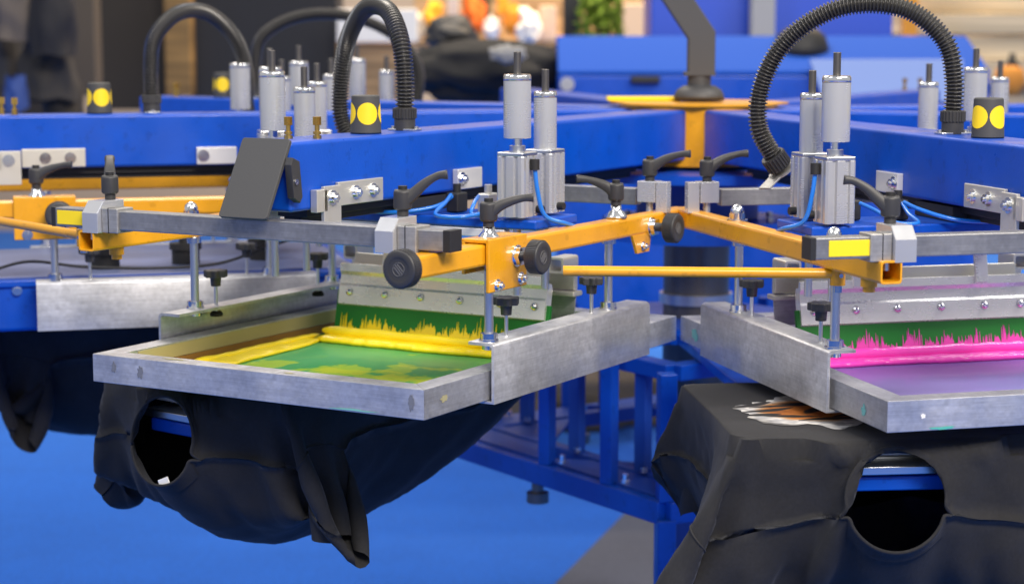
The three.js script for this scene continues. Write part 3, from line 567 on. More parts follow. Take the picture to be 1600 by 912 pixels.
function ink(name, label, th, mat, sd, side, z0) {
  const t = thing(name, label, 'ink', th, [0, -0.038, z0]);
  const bead = blob(0.43, (u, a) => { const r = (0.0088 + 0.0016 * nz(u * 9, sd) + 0.0008 * nz(u * 40, sd, Math.cos(a))) * taper(u); return [-0.0335 + r * Math.sin(a) * 0.85 , z0 + 0.013 + 0.004 * nz(u * 6, sd + 3) + 0.002 * nz(u * 24, sd + 6) + r * 1.75 * Math.cos(a)]; }, 160, 14);
  const lip = blob(0.43, (u, a) => { const r = (0.0088 + 0.0014 * nz(u * 14, sd + 8)) * taper(u); return [-0.022 + 0.001 * nz(u * 8, sd) + r * Math.sin(a), z0 + 0.001 + r * 0.8 * Math.cos(a)]; }, 160, 10);
  part(t, 'ink_bead', [bead], mat); part(t, 'ink_lip', [lip], mat);
  if (side) {
    const strip = blob(0.40, (u, a) => { const w = (0.036 + 0.006 * nz(u * 7, sd + 5)) * taper(u, 0.15) * (0.55 + 0.45 * u), h = (0.0055 + 0.0022 * nz(u * 16, sd + 1, Math.cos(a) * 2)) * taper(u, 0.1); return [-0.036 + h * Math.sin(a), -w * Math.cos(a)]; }, 120, 18);
    strip.rotateY(-Math.PI / 2); strip.translate(-0.215, 0, z0 + 0.20);
    const ridge = blob(0.36, (u, a) => { const r = (0.005 + 0.0015 * nz(u * 11, sd + 4)) * taper(u, 0.12); return [-0.031 + r * Math.sin(a), r * 1.6 * Math.cos(a) + 0.004 * nz(u * 5, sd)]; }, 90, 10);
    ridge.rotateY(-Math.PI / 2); ridge.translate(-0.226, 0, z0 + 0.17);
    part(t, 'ink_strip', [strip, ridge], mat);
  }
  return t;
}
ink('yellow_ink', 'thick yellow ink along the blade and left side of the green mesh', A, M.inkYellow, 1.3, true, 1.018);
ink('pink_ink', 'thick glossy pink ink bead along the green blade', B, M.inkPink, 7.9, false, 1.018);
function squeegee(label, th, inkMat, sd, smears) {
  const hw = 0.197, z = 0.985, tilt = 0.20, t = thing('squeegee', label, 'squeegee', th, [0, -0.03, z], 'squeegees in the screens');
  const R = (g) => { g.translate(0, -0.02, 0); g.rotateX(-tilt); g.translate(0, 0.02, z); return g; };        // leans: the foot is pushed outwards
  part(t, 'blade', R(box(hw * 2 + 0.012, 0.075, 0.008, 0, 0.006, 0.004, 0.0015)), M.rubber);
  // extruded holder: lower lip, groove and upper flange
  const prof = [[0.0095, 0.018], [0.013, 0.020], [0.0135, 0.050], [0.0115, 0.054], [0.0115, 0.068], [0.016, 0.074], [0.017, 0.086], [0.011, 0.088], [0.008, 0.078], [-0.002, 0.078], [-0.006, 0.07], [-0.006, 0.018]];
  const h = moved(extrude(prof, hw * 2, 0.0006), 0, 0, 0, -Math.PI / 2); h.scale(-1, 1, 1); flip(h); h.rotateY(0);
  const hb = new THREE.Box3().setFromBufferAttribute(h.attributes.position); if (hb.max.z < -hb.min.z) { h.rotateY(Math.PI); }
  const hold = part(t, 'holder', R(h), M.holderAlu);
  for (const x of [-0.175, -0.105, -0.035, 0.04, 0.115, 0.178]) part(hold, 'dome_bolt', R(moved(lathe([[0, 0.0075], [0.004, 0.006], [0.0062, 0.003], [0.0068, 0], [0, 0]], 0, 0, 0, 'z', 20), x, 0.040, 0.0132)), M.chrome);
  part(t, 'back_bar', R(box(hw * 2 - 0.03, 0.022, 0.024, 0.0, 0.096, -0.012, 0.002)), M.tin);
  for (const x of [-0.10, 0.11]) { const b = part(t, 'hanger', R(box(0.022, 0.07, 0.006, x, 0.110, 0.019, 0.0015)), M.holderAlu); part(b, 'hanger_screw', R(hexNut(0.0065, 0.007, x, 0.125, 0.024, 'z')), M.chrome); }
  // smears of ink dragged up the blade, thin but real
  const top = [], n = 900, spikes = [];
  for (let k = 0; k < 190; k++) { const u = rr(0.015, 0.985), c = Math.max(0.25, Math.min(1, 0.75 + 1.0 * nz(u * 10, sd))), wide = k < 45; spikes.push([u, wide ? rr(0.009, 0.02) : rr(0.002, 0.0055), c * (wide ? rr(0.35, 0.7) : rr(0.35, 1))]); }
  for (let i = 0; i <= n; i++) {
    const u = i / n, x = -hw + 2 * hw * u; let h = 0.04 + 0.05 * Math.max(0, nz(u * 20, sd));
    for (const [c, w, hh] of spikes) { const d = Math.abs(u - c) / w; if (d < 1) h = Math.max(h, hh * Math.pow(1 - d, 0.9)); }
    top.push([x, -0.022 + 0.041 * Math.min(1, h) * smears]);
  }
  const poly = [[-hw, -0.031], [hw, -0.031], ...top.reverse()];
  part(t, 'ink_smear', R(moved(extrude(poly, 0.0012, 0), 0, 0, 0.0085)), inkMat);
  return t;
}
squeegee('squeegee with green blade smeared in yellow ink, aluminium holder with dome bolts', A, M.inkYellow, 2.2, 1);
squeegee('squeegee with green blade smeared in pink ink, aluminium holder with bright groove', B, M.inkPink, 5.7, 0.85);
function floodBar(label, th) {
  const hw = 0.215, z = 0.925, t = thing('flood_bar', label, 'flood bar', th, [0, 0.0, z], 'flood bars behind the squeegees');
  part(t, 'bar', [box(hw * 2, 0.03, 0.012, 0, 0.078, z, 0.002), box(hw * 2 + 0.012, 0.008, 0.03, 0, 0.058, z + 0.004, 0.002)], M.tin);
  part(t, 'blade', moved(extrude([[-hw, 0.055], [-hw + 0.004, 0.012], [hw - 0.004, 0.012], [hw, 0.055]], 0.003, 0.0006), 0, 0, z), M.alu);
  for (const s of [-1, 1]) part(t, 'end_block', [squareTube(0.028, 0.026, 0.004, 0.05, s * (hw - 0.018), 0.105, z + 0.01)], M.tin);
  return t;
}
floodBar('plain metal flood bar just behind the yellow smeared squeegee', A);
floodBar('plain metal flood bar just behind the pink smeared squeegee', B);

// ------------------------------------------------------------------ blue tray under the left head
{
  const t = thing('blue_tray', 'blue steel tray with a pale painted-sheen top behind the bright level channel at far left', 'tray', C, [0, -0.06, 1.25]);
  const b = part(t, 'tray_body', [box(0.50, 0.092, 0.95, -0.02, -0.010, 1.20, 0.008)], M.blue);
  part(t, 'tray_top_sheen', [box(0.46, 0.003, 0.90, -0.02, 0.0375, 1.20, 0.001)], mk({ color: L(0.16, 0.19, 0.34), roughness: 0.35 }));  // greyish colour holds the reflection seen along a blue top
  part(b, 'rim', [box(0.012, 0.014, 0.95, 0.231, 0.030, 1.20, 0.004)], M.blue);
  for (const z of [0.86, 1.10, 1.36]) part(b, 'bolt', [hexNut(0.006, 0.006, 0.238, 0.018, z, 'x'), cyl(0.009, 0.002, 0.2345, 0.018, z, 'x')], M.chrome);
  for (const [x, z] of [[0.08, 1.05], [0.05, 0.90], [0.12, 1.2]]) part(t, 'air_motor', [cyl(0.026, 0.03, x, 0.053, z), cyl(0.030, 0.012, x, 0.072, z), cyl(0.012, 0.02, x, 0.086, z)], M.black);
  single('black_cable', 'thin black cable lying across the blue tray at far left', 'cable', tube([[0.20, 0.045, 1.42], [0.16, 0.06, 1.34], [0.17, 0.05, 1.25], [0.2, 0.046, 1.12], [0.19, 0.05, 1.0], [0.15, 0.075, 0.9], [0.1, 0.085, 0.84]], 0.0028, 60, 8), M.black, C, [0.18, 0.045, 1.2]);
}

// ------------------------------------------------------------------ base frame and pallets
{
  const t = thing('base_stand', 'blue steel base frame with uprights below the screens', 'machine base', 0, [0, FLOOR, 0]);
  const R = 0.565, a0 = 9.9 * D2R, cor = (k, q = R) => V(-Math.sin(a0 + k * Math.PI / 2) * q, 0, Math.cos(a0 + k * Math.PI / 2) * q);
  const bar = (a, b, w, h, y) => { const d = b.clone().sub(a), g = box(w, h, d.length(), 0, 0, 0, 0.003); g.rotateY(Math.atan2(d.x, d.z)); g.translate((a.x + b.x) / 2, y, (a.z + b.z) / 2); return g; };
  for (let k = 0; k < 4; k++) {
    const a = cor(k), b = cor(k + 1), i0 = cor(k, 0.43), i1 = cor(k + 1, 0.43);
    part(t, 'lower_bar', bar(a, b, 0.035, 0.042, -0.388), M.blue);
    part(t, 'inner_bar', bar(i0, i1, 0.03, 0.03, -0.372), M.blueDark);
    part(t, 'upper_bar', bar(i0, i1, 0.04, 0.03, -0.155), M.blue);
    if (k !== 1) part(t, 'leg', [moved(box(0.034, 0.50, 0.034, 0, 0, 0, 0.003), a.x, -0.65, a.z, a0)], M.blue);
    const up = part(t, 'upright', [moved(box(0.032, 0.235, 0.032, 0, 0, 0, 0.003), a.x * 0.985, -0.252, a.z * 0.985, a0)], M.blue);
    for (const f of [0.21, 0.46]) { const p = a.clone().lerp(b, f); part(t, 'upright', [moved(box(0.028, 0.24, 0.026, 0, 0, 0, 0.003), p.x, -0.248, p.z, a0 + Math.PI / 4)], M.blue); part(t, 'bolt', [hexNut(0.009, 0.01, p.x + 0.03, -0.362, p.z + 0.02), cyl(0.006, 0.02, p.x + 0.03, -0.355, p.z + 0.02)], M.chrome); }
    for (const f of [0.15, 0.5]) { const p = i0.clone().lerp(i1, f); part(t, 'inner_upright', [moved(box(0.026, 0.20, 0.026, 0, 0, 0, 0.003), p.x, -0.258, p.z, a0 + Math.PI / 4)], M.blueDark); part(t, 'bolt', [hexNut(0.008, 0.01, p.x, -0.35, p.z + 0.03)], M.chrome); }
    part(t, 'corner_plate', [moved(extrude([[0, 0.015], [-0.28, -0.27], [0.28, -0.27]], 0.006, 0.0008), 0, 0, 0, 0, Math.PI / 2)].map((g) => { g.rotateY(-a0 - k * Math.PI / 2); g.translate(a.x * 0.97, -0.365, a.z * 0.97); return g; }), M.blueDark);
    part(t, 'foot', [cyl(0.012, 0.03, (a.x + b.x) / 2, -0.417, (a.z + b.z) / 2), cyl(0.022, 0.02, (a.x + b.x) / 2, -0.44, (a.z + b.z) / 2)], M.steelDark);
  }
}
const PAL = { A: 38.5, B: -6.5, C: 83.5 };
function pallet(label, th) {
  const t = thing('print_pallet', label, 'pallet', th, [0, -0.12, 1.1], 'shirt pallets on the lower carousel');
  part(t, 'board', [moved(extrude(rect(0.36, 0.41, 0.03), 0.008, 0.001), 0, -0.0785, 1.178, 0, Math.PI / 2)], M.board);
  part(t, 'metal_plate', [box(0.31, 0.010, 0.39, 0, -0.0880, 1.18, 0.002)], M.white);
  part(t, 'bracket', [box(0.16, 0.012, 0.5, 0, -0.108, 1.15, 0.002), cyl(0.007, 0.2, 0.04, -0.101, 1.35, 'x')], M.zinc);
  part(t, 'arm', [box(0.15, 0.02, 1.26, 0, -0.128, 0.76, 0.003)], M.blue);
  return t;
}
const palA = pallet('shirt pallet inside the black shirt below the yellow ink screen', PAL.A);
dup(palA, PAL.B, 'shirt pallet seen through the neck of the shirt below the pink ink screen', undefined, 0.045);
dup(palA, PAL.C, 'shirt pallet under the black shirt at far left', undefined, 0.035);

function gridGeo(rows, closed) {
  const n = rows.length, m = rows[0].length, pos = [], idx = [];
  for (const r of rows) for (const p of r) pos.push(p.x, p.y, p.z);
  for (let i = 0; i < n - 1; i++) for (let j = 0; j < (closed ? m : m - 1); j++) { const a = i * m + j, b = i * m + (j + 1) % m; idx.push(a, b, b + m, a, b + m, a + m); }
  const g = new THREE.BufferGeometry(); g.setAttribute('position', new THREE.Float32BufferAttribute(pos, 3)); g.setIndex(idx); g.computeVertexNormals(); return g;
}
// ------------------------------------------------------------------ shirts: two sewn panels that fall over the pallet
function makeShirt(label, th, o) {
  const S = 0.0105, HW = o.half ?? 0.27, SL = o.sleeve ?? 0.14, LEN = o.len ?? 0.68, NW = 0.078, SEED = o.seed;
  const nb = Math.round(HW / S), ns = Math.round(SL / S), nx = 2 * (nb + ns) + 1, mid = nb + ns, J = Math.round(LEN / S), jArm = J - Math.round(0.215 / S);
  const xs = (i) => (i - mid) * S;
  const zTop = (x, front) => {
    const a = Math.abs(x), slope = -0.030 * Math.max(0, a - NW) / (HW - NW) - 0.25 * Math.max(0, a - HW);
    return LEN + slope - (a < NW ? (front ? 0.072 : 0.022) * Math.pow(Math.cos(Math.PI * a / NW / 2), 0.75) : 0);
  };
  const rest = (i, j, front) => {                                  // the flat cut of the shirt: [across, along]
    const x = xs(i), a = Math.abs(x);
    const zt = zTop(x, front), za = LEN - 0.245 - 0.25 * Math.max(0, a - HW);
    const body = (jj) => (LEN - 0.215) * jj / jArm;
    const z = j <= jArm ? body(j) - (a > HW ? 0 : 0) : body(jArm) + (zt - body(jArm)) * (j - jArm) / (J - jArm);
    return [x, a > HW ? za + 0.03 + (zt - za - 0.03) * (j - jArm) / (J - jArm) : z];
  };
  const valid = (i, j) => Math.abs(i - mid) <= nb || j >= jArm;
  const id = [new Int32Array(nx * (J + 1)).fill(-1), new Int32Array(nx * (J + 1)).fill(-1)];
  const P = [], R2 = []; let n = 0;
  for (let f = 0; f < 2; f++) for (let j = 0; j <= J; j++) for (let i = 0; i < nx; i++) {
    if (!valid(i, j)) continue;
    const a = Math.abs(i - mid), k = j * nx + i;
    const seam = (j === J && Math.abs(xs(i)) >= NW) || (a === nb && j <= jArm) || (a >= nb && j === jArm);
    if (f === 1 && seam) { id[1][k] = id[0][k]; continue; }
    const [x, z] = rest(i, j, f === 0), y = seam ? -0.088 : f === 0 ? -0.0635 : -0.125;
    P.push(x, y + 0.004 * nz(x * 16, z * 16, SEED + f), o.z0 + z); R2.push(x, z); id[f][k] = n++;
  }
  const pos = new Float64Array(P), prev = new Float64Array(P), w = new Float64Array(n).fill(1);
  const ca = [], cb = [], cl = [], ck = [];
  const link = (a, b, l, k) => { if (a >= 0 && b >= 0 && a !== b) { ca.push(a); cb.push(b); cl.push(l); ck.push(k); } };
  for (let f = 0; f < 2; f++) for (let j = 0; j <= J; j++) for (let i = 0; i < nx; i++) {
    const q = id[f][j * nx + i]; if (q < 0) continue;
    const here = rest(i, j, f === 0);
    for (const [di, dj, k] of [[1, 0, 1], [0, 1, 1], [1, 1, 0.6], [1, -1, 0.6], [3, 0, 0.10], [0, 3, 0.10]]) {
      const I = i + di, K = j + dj; if (I >= nx || K > J || K < 0) continue;
      const b = id[f][K * nx + I]; if (b < 0) continue; const t = rest(I, K, f === 0);
      if (di === 3 && (!valid(i + 1, j) || !valid(i + 2, j))) continue;
      link(q, b, Math.hypot(t[0] - here[0], t[1] - here[1]), k);
    }
  }
  const zE = o.zEnd, zI = o.zIn, bw = o.bw ?? 0.205, top = -0.0655, bot = -0.092;
  for (let k = 0; k < n; k++) {                                    // stuck to the pallet top; the hem's underside is tucked towards the hub
    const x = R2[2 * k], z = o.z0 + R2[2 * k + 1], front = pos[3 * k + 1] > -0.075;
    if (front && Math.abs(x) < bw - 0.030 && z < zE - 0.03 && z > zI + 0.03) { w[k] = 0; pos[3 * k + 1] = prev[3 * k + 1] = top + 0.0003 * nz(x * 9, z * 9, SEED + 5); }
    if (!front && R2[2 * k + 1] < 0.012 && o.tuck && Math.abs(x) < (o.hemW ?? 1)) { const u = Math.min(1, Math.abs(x) / HW); w[k] = 0; pos[3 * k + 1] = prev[3 * k + 1] = -0.085 - (o.sideDrop ?? 0) - o.tuck * (1 - u * u) - 0.03 * nz(x * 12, SEED, 2); pos[3 * k] = prev[3 * k] = x * (o.hemIn ?? 0.86); }
  }
  // the ribbed neckline keeps its round shape: it swings from the flat cut to an upright ring at the pallet's end
  const ringK = [], from = [], to = [];
  for (let f = 0; f < 2; f++) for (let i = 0; i < nx; i++) { const x = xs(i); if (Math.abs(x) >= NW + 0.2 * S) continue; const k = id[f][J * nx + i]; if (f === 1 && ringK.includes(k)) continue;
    const u = x / NW, a = f === 0 ? Math.PI / 2 - u * (Math.PI / 2 + 0.25) : -Math.PI / 2 + u * (Math.PI / 2 - 0.25), c = Math.max(0, Math.sin(a));
    ringK.push(k); from.push([pos[3 * k], pos[3 * k + 1], pos[3 * k + 2]]); to.push([Math.cos(a) * o.neck[0] + (o.neck[3] ?? 0), o.neck[2] + Math.sin(a) * o.neck[1], o.zEnd + 0.018 - 0.012 * Math.sin(a)]); w[k] = 0; }
  const A1 = Int32Array.from(ca), B1 = Int32Array.from(cb), L1 = Float64Array.from(cl), K1 = Float64Array.from(ck), nc = A1.length, g = -9.8 * (1 / 60) * (1 / 60), steps = o.steps ?? 170;
  for (let s = 0; s < steps; s++) {
    const damp = s < steps * 0.7 ? 0.975 : 0.90;
    for (let k = 0; k < n; k++) if (w[k]) for (let c = 0; c < 3; c++) {
      const q = 3 * k + c, v = (pos[q] - prev[q]) * damp; prev[q] = pos[q]; pos[q] += v + (c === 1 ? g * 0.5 : 0);
      if (c === 0 && o.flare && Math.abs(R2[2 * k]) > HW - 0.03) pos[q] -= Math.sign(R2[2 * k]) * g * 0.5 * o.flare;
      if (c !== 1) pos[q] += 0.00012 * nz(R2[2 * k] * 11 + c * 7, R2[2 * k + 1] * 11, SEED + s * 0.01);
    }
    const m = Math.min(1, s / 60), mm = m * m * (3 - 2 * m);
    ringK.forEach((k, q) => { for (let c = 0; c < 3; c++) pos[3 * k + c] = prev[3 * k + c] = from[q][c] + (to[q][c] - from[q][c]) * mm + (c === 2 ? 0.03 * Math.sin(mm * Math.PI) : 0); });
    for (let it = 0; it < 12; it++) {
      const rev = it & 1;
      for (let e0 = 0; e0 < nc; e0++) {
        const e = rev ? nc - 1 - e0 : e0, a = A1[e], b = B1[e], wa = w[a], wb = w[b], ws = wa + wb; if (!ws) continue;
        const ax = 3 * a, bx = 3 * b, dx = pos[bx] - pos[ax], dy = pos[bx + 1] - pos[ax + 1], dz = pos[bx + 2] - pos[ax + 2], d = Math.sqrt(dx * dx + dy * dy + dz * dz) + 1e-9;
        let c = (d - L1[e]) / d / ws * K1[e]; if (K1[e] < 0.5 && d > L1[e]) c *= 0.2;
        pos[ax] += dx * c * wa; pos[ax + 1] += dy * c * wa; pos[ax + 2] += dz * c * wa; pos[bx] -= dx * c * wb; pos[bx + 1] -= dy * c * wb; pos[bx + 2] -= dz * c * wb;
      }
      if (it % 3 === 2) for (let k = 0; k < n; k++) if (w[k]) {     // keep out of the pallet and the arm below it
        const q = 3 * k, x = pos[q], y = pos[q + 1], z = pos[q + 2], r = 0.011;
        const hx = bw - Math.abs(x) + r, hz = zE - z + r, ht = top - y, hb = y - bot + 0.0;
const Q = 0.022, ex = Math.max(0, Q - hx), ez = Math.max(0, Q - hz, Q - (z - zI + r)), ey = Math.max(0, Q - ht), el = Math.sqrt(ex * ex + ez * ez + ey * ey);
        if (hx > 0 && hz > 0 && ht > 0 && ht < Q && (ex > 0 || ez > 0) && z - zI + r > 0) {   // the rounded upper edge
          if (el < Q && el > 1e-6) { const k2 = (Q - el) / el; pos[q + 1] += ey * k2; pos[q] += Math.sign(x) * ex * k2; if (ez > 0) pos[q + 2] += (hz < z - zI + r ? 1 : -1) * ez * k2; prev[q] += (pos[q] - prev[q]) * 0.6; prev[q + 2] += (pos[q + 2] - prev[q + 2]) * 0.6; }
          continue;
        }
        const hi = z - zI + r;
        if (hx > 0 && hz > 0 && ht > 0 && hb > 0 && hi > 0) {
          const m = Math.min(hx, hz, ht, hb, hi);
          if (m === ht) pos[q + 1] = top; else if (m === hb) pos[q + 1] = bot; else if (m === hx) pos[q] += Math.sign(x) * hx; else if (m === hi) pos[q + 2] -= hi; else pos[q + 2] += hz;
          prev[q] += (pos[q] - prev[q]) * 0.6; prev[q + 2] += (pos[q + 2] - prev[q + 2]) * 0.6;
        }
        if (y > -0.145 && y < -0.095 && Math.abs(x) < 0.08 && z < zE - 0.03 && z > zI - 0.02) pos[q + 1] = -0.145;
        if (o.ceiling && pos[q + 1] > o.ceiling) pos[q + 1] = o.ceiling;
      }
    }
  }
  { // small creases that the coarse cloth leaves out
    const tmp = new THREE.BufferGeometry(); tmp.setAttribute('position', new THREE.Float32BufferAttribute(Float32Array.from(pos), 3)); const ii = [];
    for (let f = 0; f < 2; f++) for (let j = 0; j < J; j++) for (let i = 0; i < nx - 1; i++) { const a = id[f][j * nx + i], b = id[f][j * nx + i + 1], c = id[f][(j + 1) * nx + i + 1], d = id[f][(j + 1) * nx + i]; if (a >= 0 && b >= 0 && c >= 0 && d >= 0) ii.push(a, b, c, a, c, d); }
    tmp.setIndex(ii); tmp.computeVertexNormals(); const na = tmp.attributes.normal;
    for (let k = 0; k < n; k++) if (w[k]) {
      const x = pos[3 * k], y = pos[3 * k + 1], z = pos[3 * k + 2], hang = Math.max(0, Math.min(1, (-0.075 - y) / 0.05)), ring = Math.min(1, Math.max(0, Math.hypot(x - (o.neck[3] ?? 0), y - o.neck[2]) - 0.075) / 0.05 + (z < zE - 0.05 ? 1 : 0));
      const rid = (v) => 1 - Math.abs(v) * 2.2, h = (0.010 * nz(z * 9 + y * 6, x * 4, SEED + 20) + 0.008 * rid(nz(z * 12 + y * 9 + SEED, y * 3 - x * 5, 4)) + 0.0035 * rid(nz(z * 30 - y * 12, x * 18 + y * 16, SEED + 9))) * 0.5 * hang * Math.min(1, ring);
      for (let c = 0; c < 3; c++) pos[3 * k + c] += na.array[3 * k + c] * h * 0.9 * (o.sign ?? 1);
    }
  }
  const t = thing('black_shirt', label, 'T-shirt', th, [0, -0.30, o.z0 + 0.35]);
  const build = (want) => {
    const idx = [];
    for (let f = 0; f < 2; f++) for (let j = 0; j < J; j++) for (let i = 0; i < nx - 1; i++) {
      const a = id[f][j * nx + i], b = id[f][j * nx + i + 1], c = id[f][(j + 1) * nx + i + 1], d = id[f][(j + 1) * nx + i];
      if (a < 0 || b < 0 || c < 0 || d < 0 || !want(i, j)) continue;
      idx.push(a, b, c, a, c, d);
    }
    return idx;
  };
  const uvs = new Float32Array(n * 2); for (let k = 0; k < n; k++) { uvs[2 * k] = R2[2 * k] + 0.3; uvs[2 * k + 1] = R2[2 * k + 1]; }
  const all = new THREE.BufferGeometry(); all.setAttribute('position', new THREE.Float32BufferAttribute(Float32Array.from(pos), 3)); all.setIndex(build(() => true)); all.computeVertexNormals();
  const sub = (want, off = 0) => {                                 // one part of the cloth with the normals of the whole
    const p = Float32Array.from(pos), nn = all.attributes.normal; if (off) for (let k = 0; k < n; k++) for (let c = 0; c < 3; c++) p[3 * k + c] += nn.array[3 * k + c] * off;
    const q = new THREE.BufferGeometry(); q.setAttribute('position', new THREE.Float32BufferAttribute(p, 3)); q.setAttribute('normal', nn.clone()); q.setAttribute('uv', new THREE.BufferAttribute(uvs, 2)); q.setIndex(build(want)); return q;
  };
  part(t, 'body', sub((i) => i >= ns && i < nx - 1 - ns), M.shirt, undefined, true);
  part(t, 'sleeve', sub((i) => i < ns), M.shirt, undefined, true);
  part(t, 'sleeve', sub((i) => i >= nx - 1 - ns), M.shirt, undefined, true);
  const loop = [[], []], at3 = (k) => V(pos[3 * k], pos[3 * k + 1], pos[3 * k + 2]);
  for (let f = 0; f < 2; f++) for (let i = 0; i < nx; i++) if (Math.abs(xs(i)) < NW + S) loop[f].push(at3(id[f][J * nx + i]));
  const ringPts = [...loop[0], ...loop[1].slice(1, -1).reverse()], rc = new THREE.CatmullRomCurve3(ringPts, true);
  part(t, 'collar', new THREE.TubeGeometry(rc, 120, 0.0024, 8, true), M.shirt);
  for (const off of [0.0022, -0.0022]) part(t, 'collar_band', sub((i, j) => j >= J - 2 && Math.abs(xs(i)) < NW && Math.abs(xs(i + 1)) < NW, off), M.shirt, undefined, true);
  const seam = (pts) => new THREE.TubeGeometry(new THREE.CatmullRomCurve3(pts), 60, 0.0016, 6);
  for (const s of [-1, 1]) { const pts = []; for (let j = jArm; j <= J; j += 2) pts.push(at3(id[0][j * nx + mid + s * nb])); part(t, 'sleeve_seam', seam(pts), M.shirt); }
  const lab = loop[1][Math.floor(loop[1].length / 2)];
  if (o.label) part(t, 'neck_label', moved(box(0.020, 0.012, 0.002, 0, 0, 0, 0.0008), lab.x + 0.012, lab.y + 0.006, lab.z - 0.004, 0.2, 0, 0.4), M.white);
  return t;
}
makeShirt('black T-shirt draped below the yellow ink screen, neck opening at its left end', PAL.A, { seed: 3.1, z0: 0.785, zEnd: 1.415, zIn: 0.82, tuck: 0.11, half: 0.265, bw: 0.232, len: 0.69, sleeve: 0.125, flare: 0.22, label: true, neck: [0.069, 0.066, -0.138] });
makeShirt('black T-shirt with a tiger print on top, below the pink ink screen', PAL.B, { seed: 8.4, z0: 0.845, zEnd: 1.46, zIn: 0.985, len: 0.70, half: 0.315, bw: 0.252, sleeve: 0.25, flare: 0.45, tuck: 0.05, sideDrop: 0.045, hemIn: 0.9, hemW: 0.15, neck: [0.068, 0.068, -0.140, -0.024] });
makeShirt('black T-shirt hanging at the far left edge below the blue tray', PAL.C, { seed: 5.2, z0: 0.83, zEnd: 1.45, zIn: 0.9, tuck: 0.05, half: 0.245, sleeve: 0.12, neck: [0.069, 0.066, -0.138] });
{ // the print on the right-hand shirt: orange, white and black streaks, a little raised as printed ink is
  const tex = pic(512, (u, v) => {
    const x = (u - 0.5) * 2, y = (v - 0.5) * 2, w = fbm(u, v, 5, 4) * 2 - 1, hair = fbm((u * 0.5 + 1) % 1, v, 40, 2), r = Math.hypot(x, y);
    let c = mix3([0.66, 0.66, 0.67], [0.86, 0.85, 0.83], sm(0.3, 0.7, hair));                       // pale fur round the edge
    c = mix3(c, mix3([0.78, 0.47, 0.15], [0.60, 0.33, 0.09], hair), sm(0.70, 0.48, Math.hypot((x - 0.02) * 0.95, (y + 0.02) * 1.1) + 0.16 * w));
    for (const [sx, sy, len, bend, tilt] of [[-0.5, 0.1, 0.34, 0.3, 0.3], [-0.3, 0.35, 0.4, -0.25, 0.1], [-0.38, -0.25, 0.38, 0.25, -0.2], [0.02, 0.46, 0.4, 0.2, 0], [0.1, -0.42, 0.42, -0.25, 0.1], [0.38, 0.2, 0.36, 0.3, -0.3], [0.42, -0.2, 0.34, -0.3, 0.3], [0, 0.05, 0.22, 0.2, 0.9], [-0.62, 0.42, 0.3, 0.2, 0.6], [-0.66, -0.15, 0.25, 0.3, 0.1]]) {
      const dx = x - sx, dy = y - sy, ca = Math.cos(tilt), sa = Math.sin(tilt), q = dx * ca + dy * sa, p = -dx * sa + dy * ca - bend * q * q - 0.05 * w, wd = 0.055 * Math.max(0, 1 - (q / len) ** 2);
      c = mix3(c, [0.09, 0.085, 0.088], sm(wd + 0.03, wd - 0.01, Math.abs(p)) * (Math.abs(q) < len ? 1 : 0));
    }
    return mix3(c, [0.17, 0.168, 0.17], sm(0.80, 0.98, r + 0.25 * w) * 0.8);
  });
  const g = new THREE.CircleGeometry(0.128, 120), gp = g.attributes.position, gu = g.attributes.uv;
  for (let i = 1; i < gp.count; i++) { const a = Math.atan2(gp.getY(i), gp.getX(i)), k = 0.84 + 0.34 * nz(Math.cos(a) * 1.6, Math.sin(a) * 1.6, 1) + 0.10 * nz(Math.cos(a) * 7, Math.sin(a) * 7, 3); gp.setXY(i, gp.getX(i) * k, gp.getY(i) * k); gu.setXY(i, 0.5 + (gu.getX(i) - 0.5) * k, 0.5 + (gu.getY(i) - 0.5) * k); }
  g.rotateX(-Math.PI / 2);
  single('tiger_print', 'orange and white tiger print on the top of the right-hand black shirt', 'print', g.translate(-0.075, -0.0648, 1.25), mk({ map: tex, roughness: 0.7 }), PAL.B, [-0.075, -0.0648, 1.25], undefined, true);
}

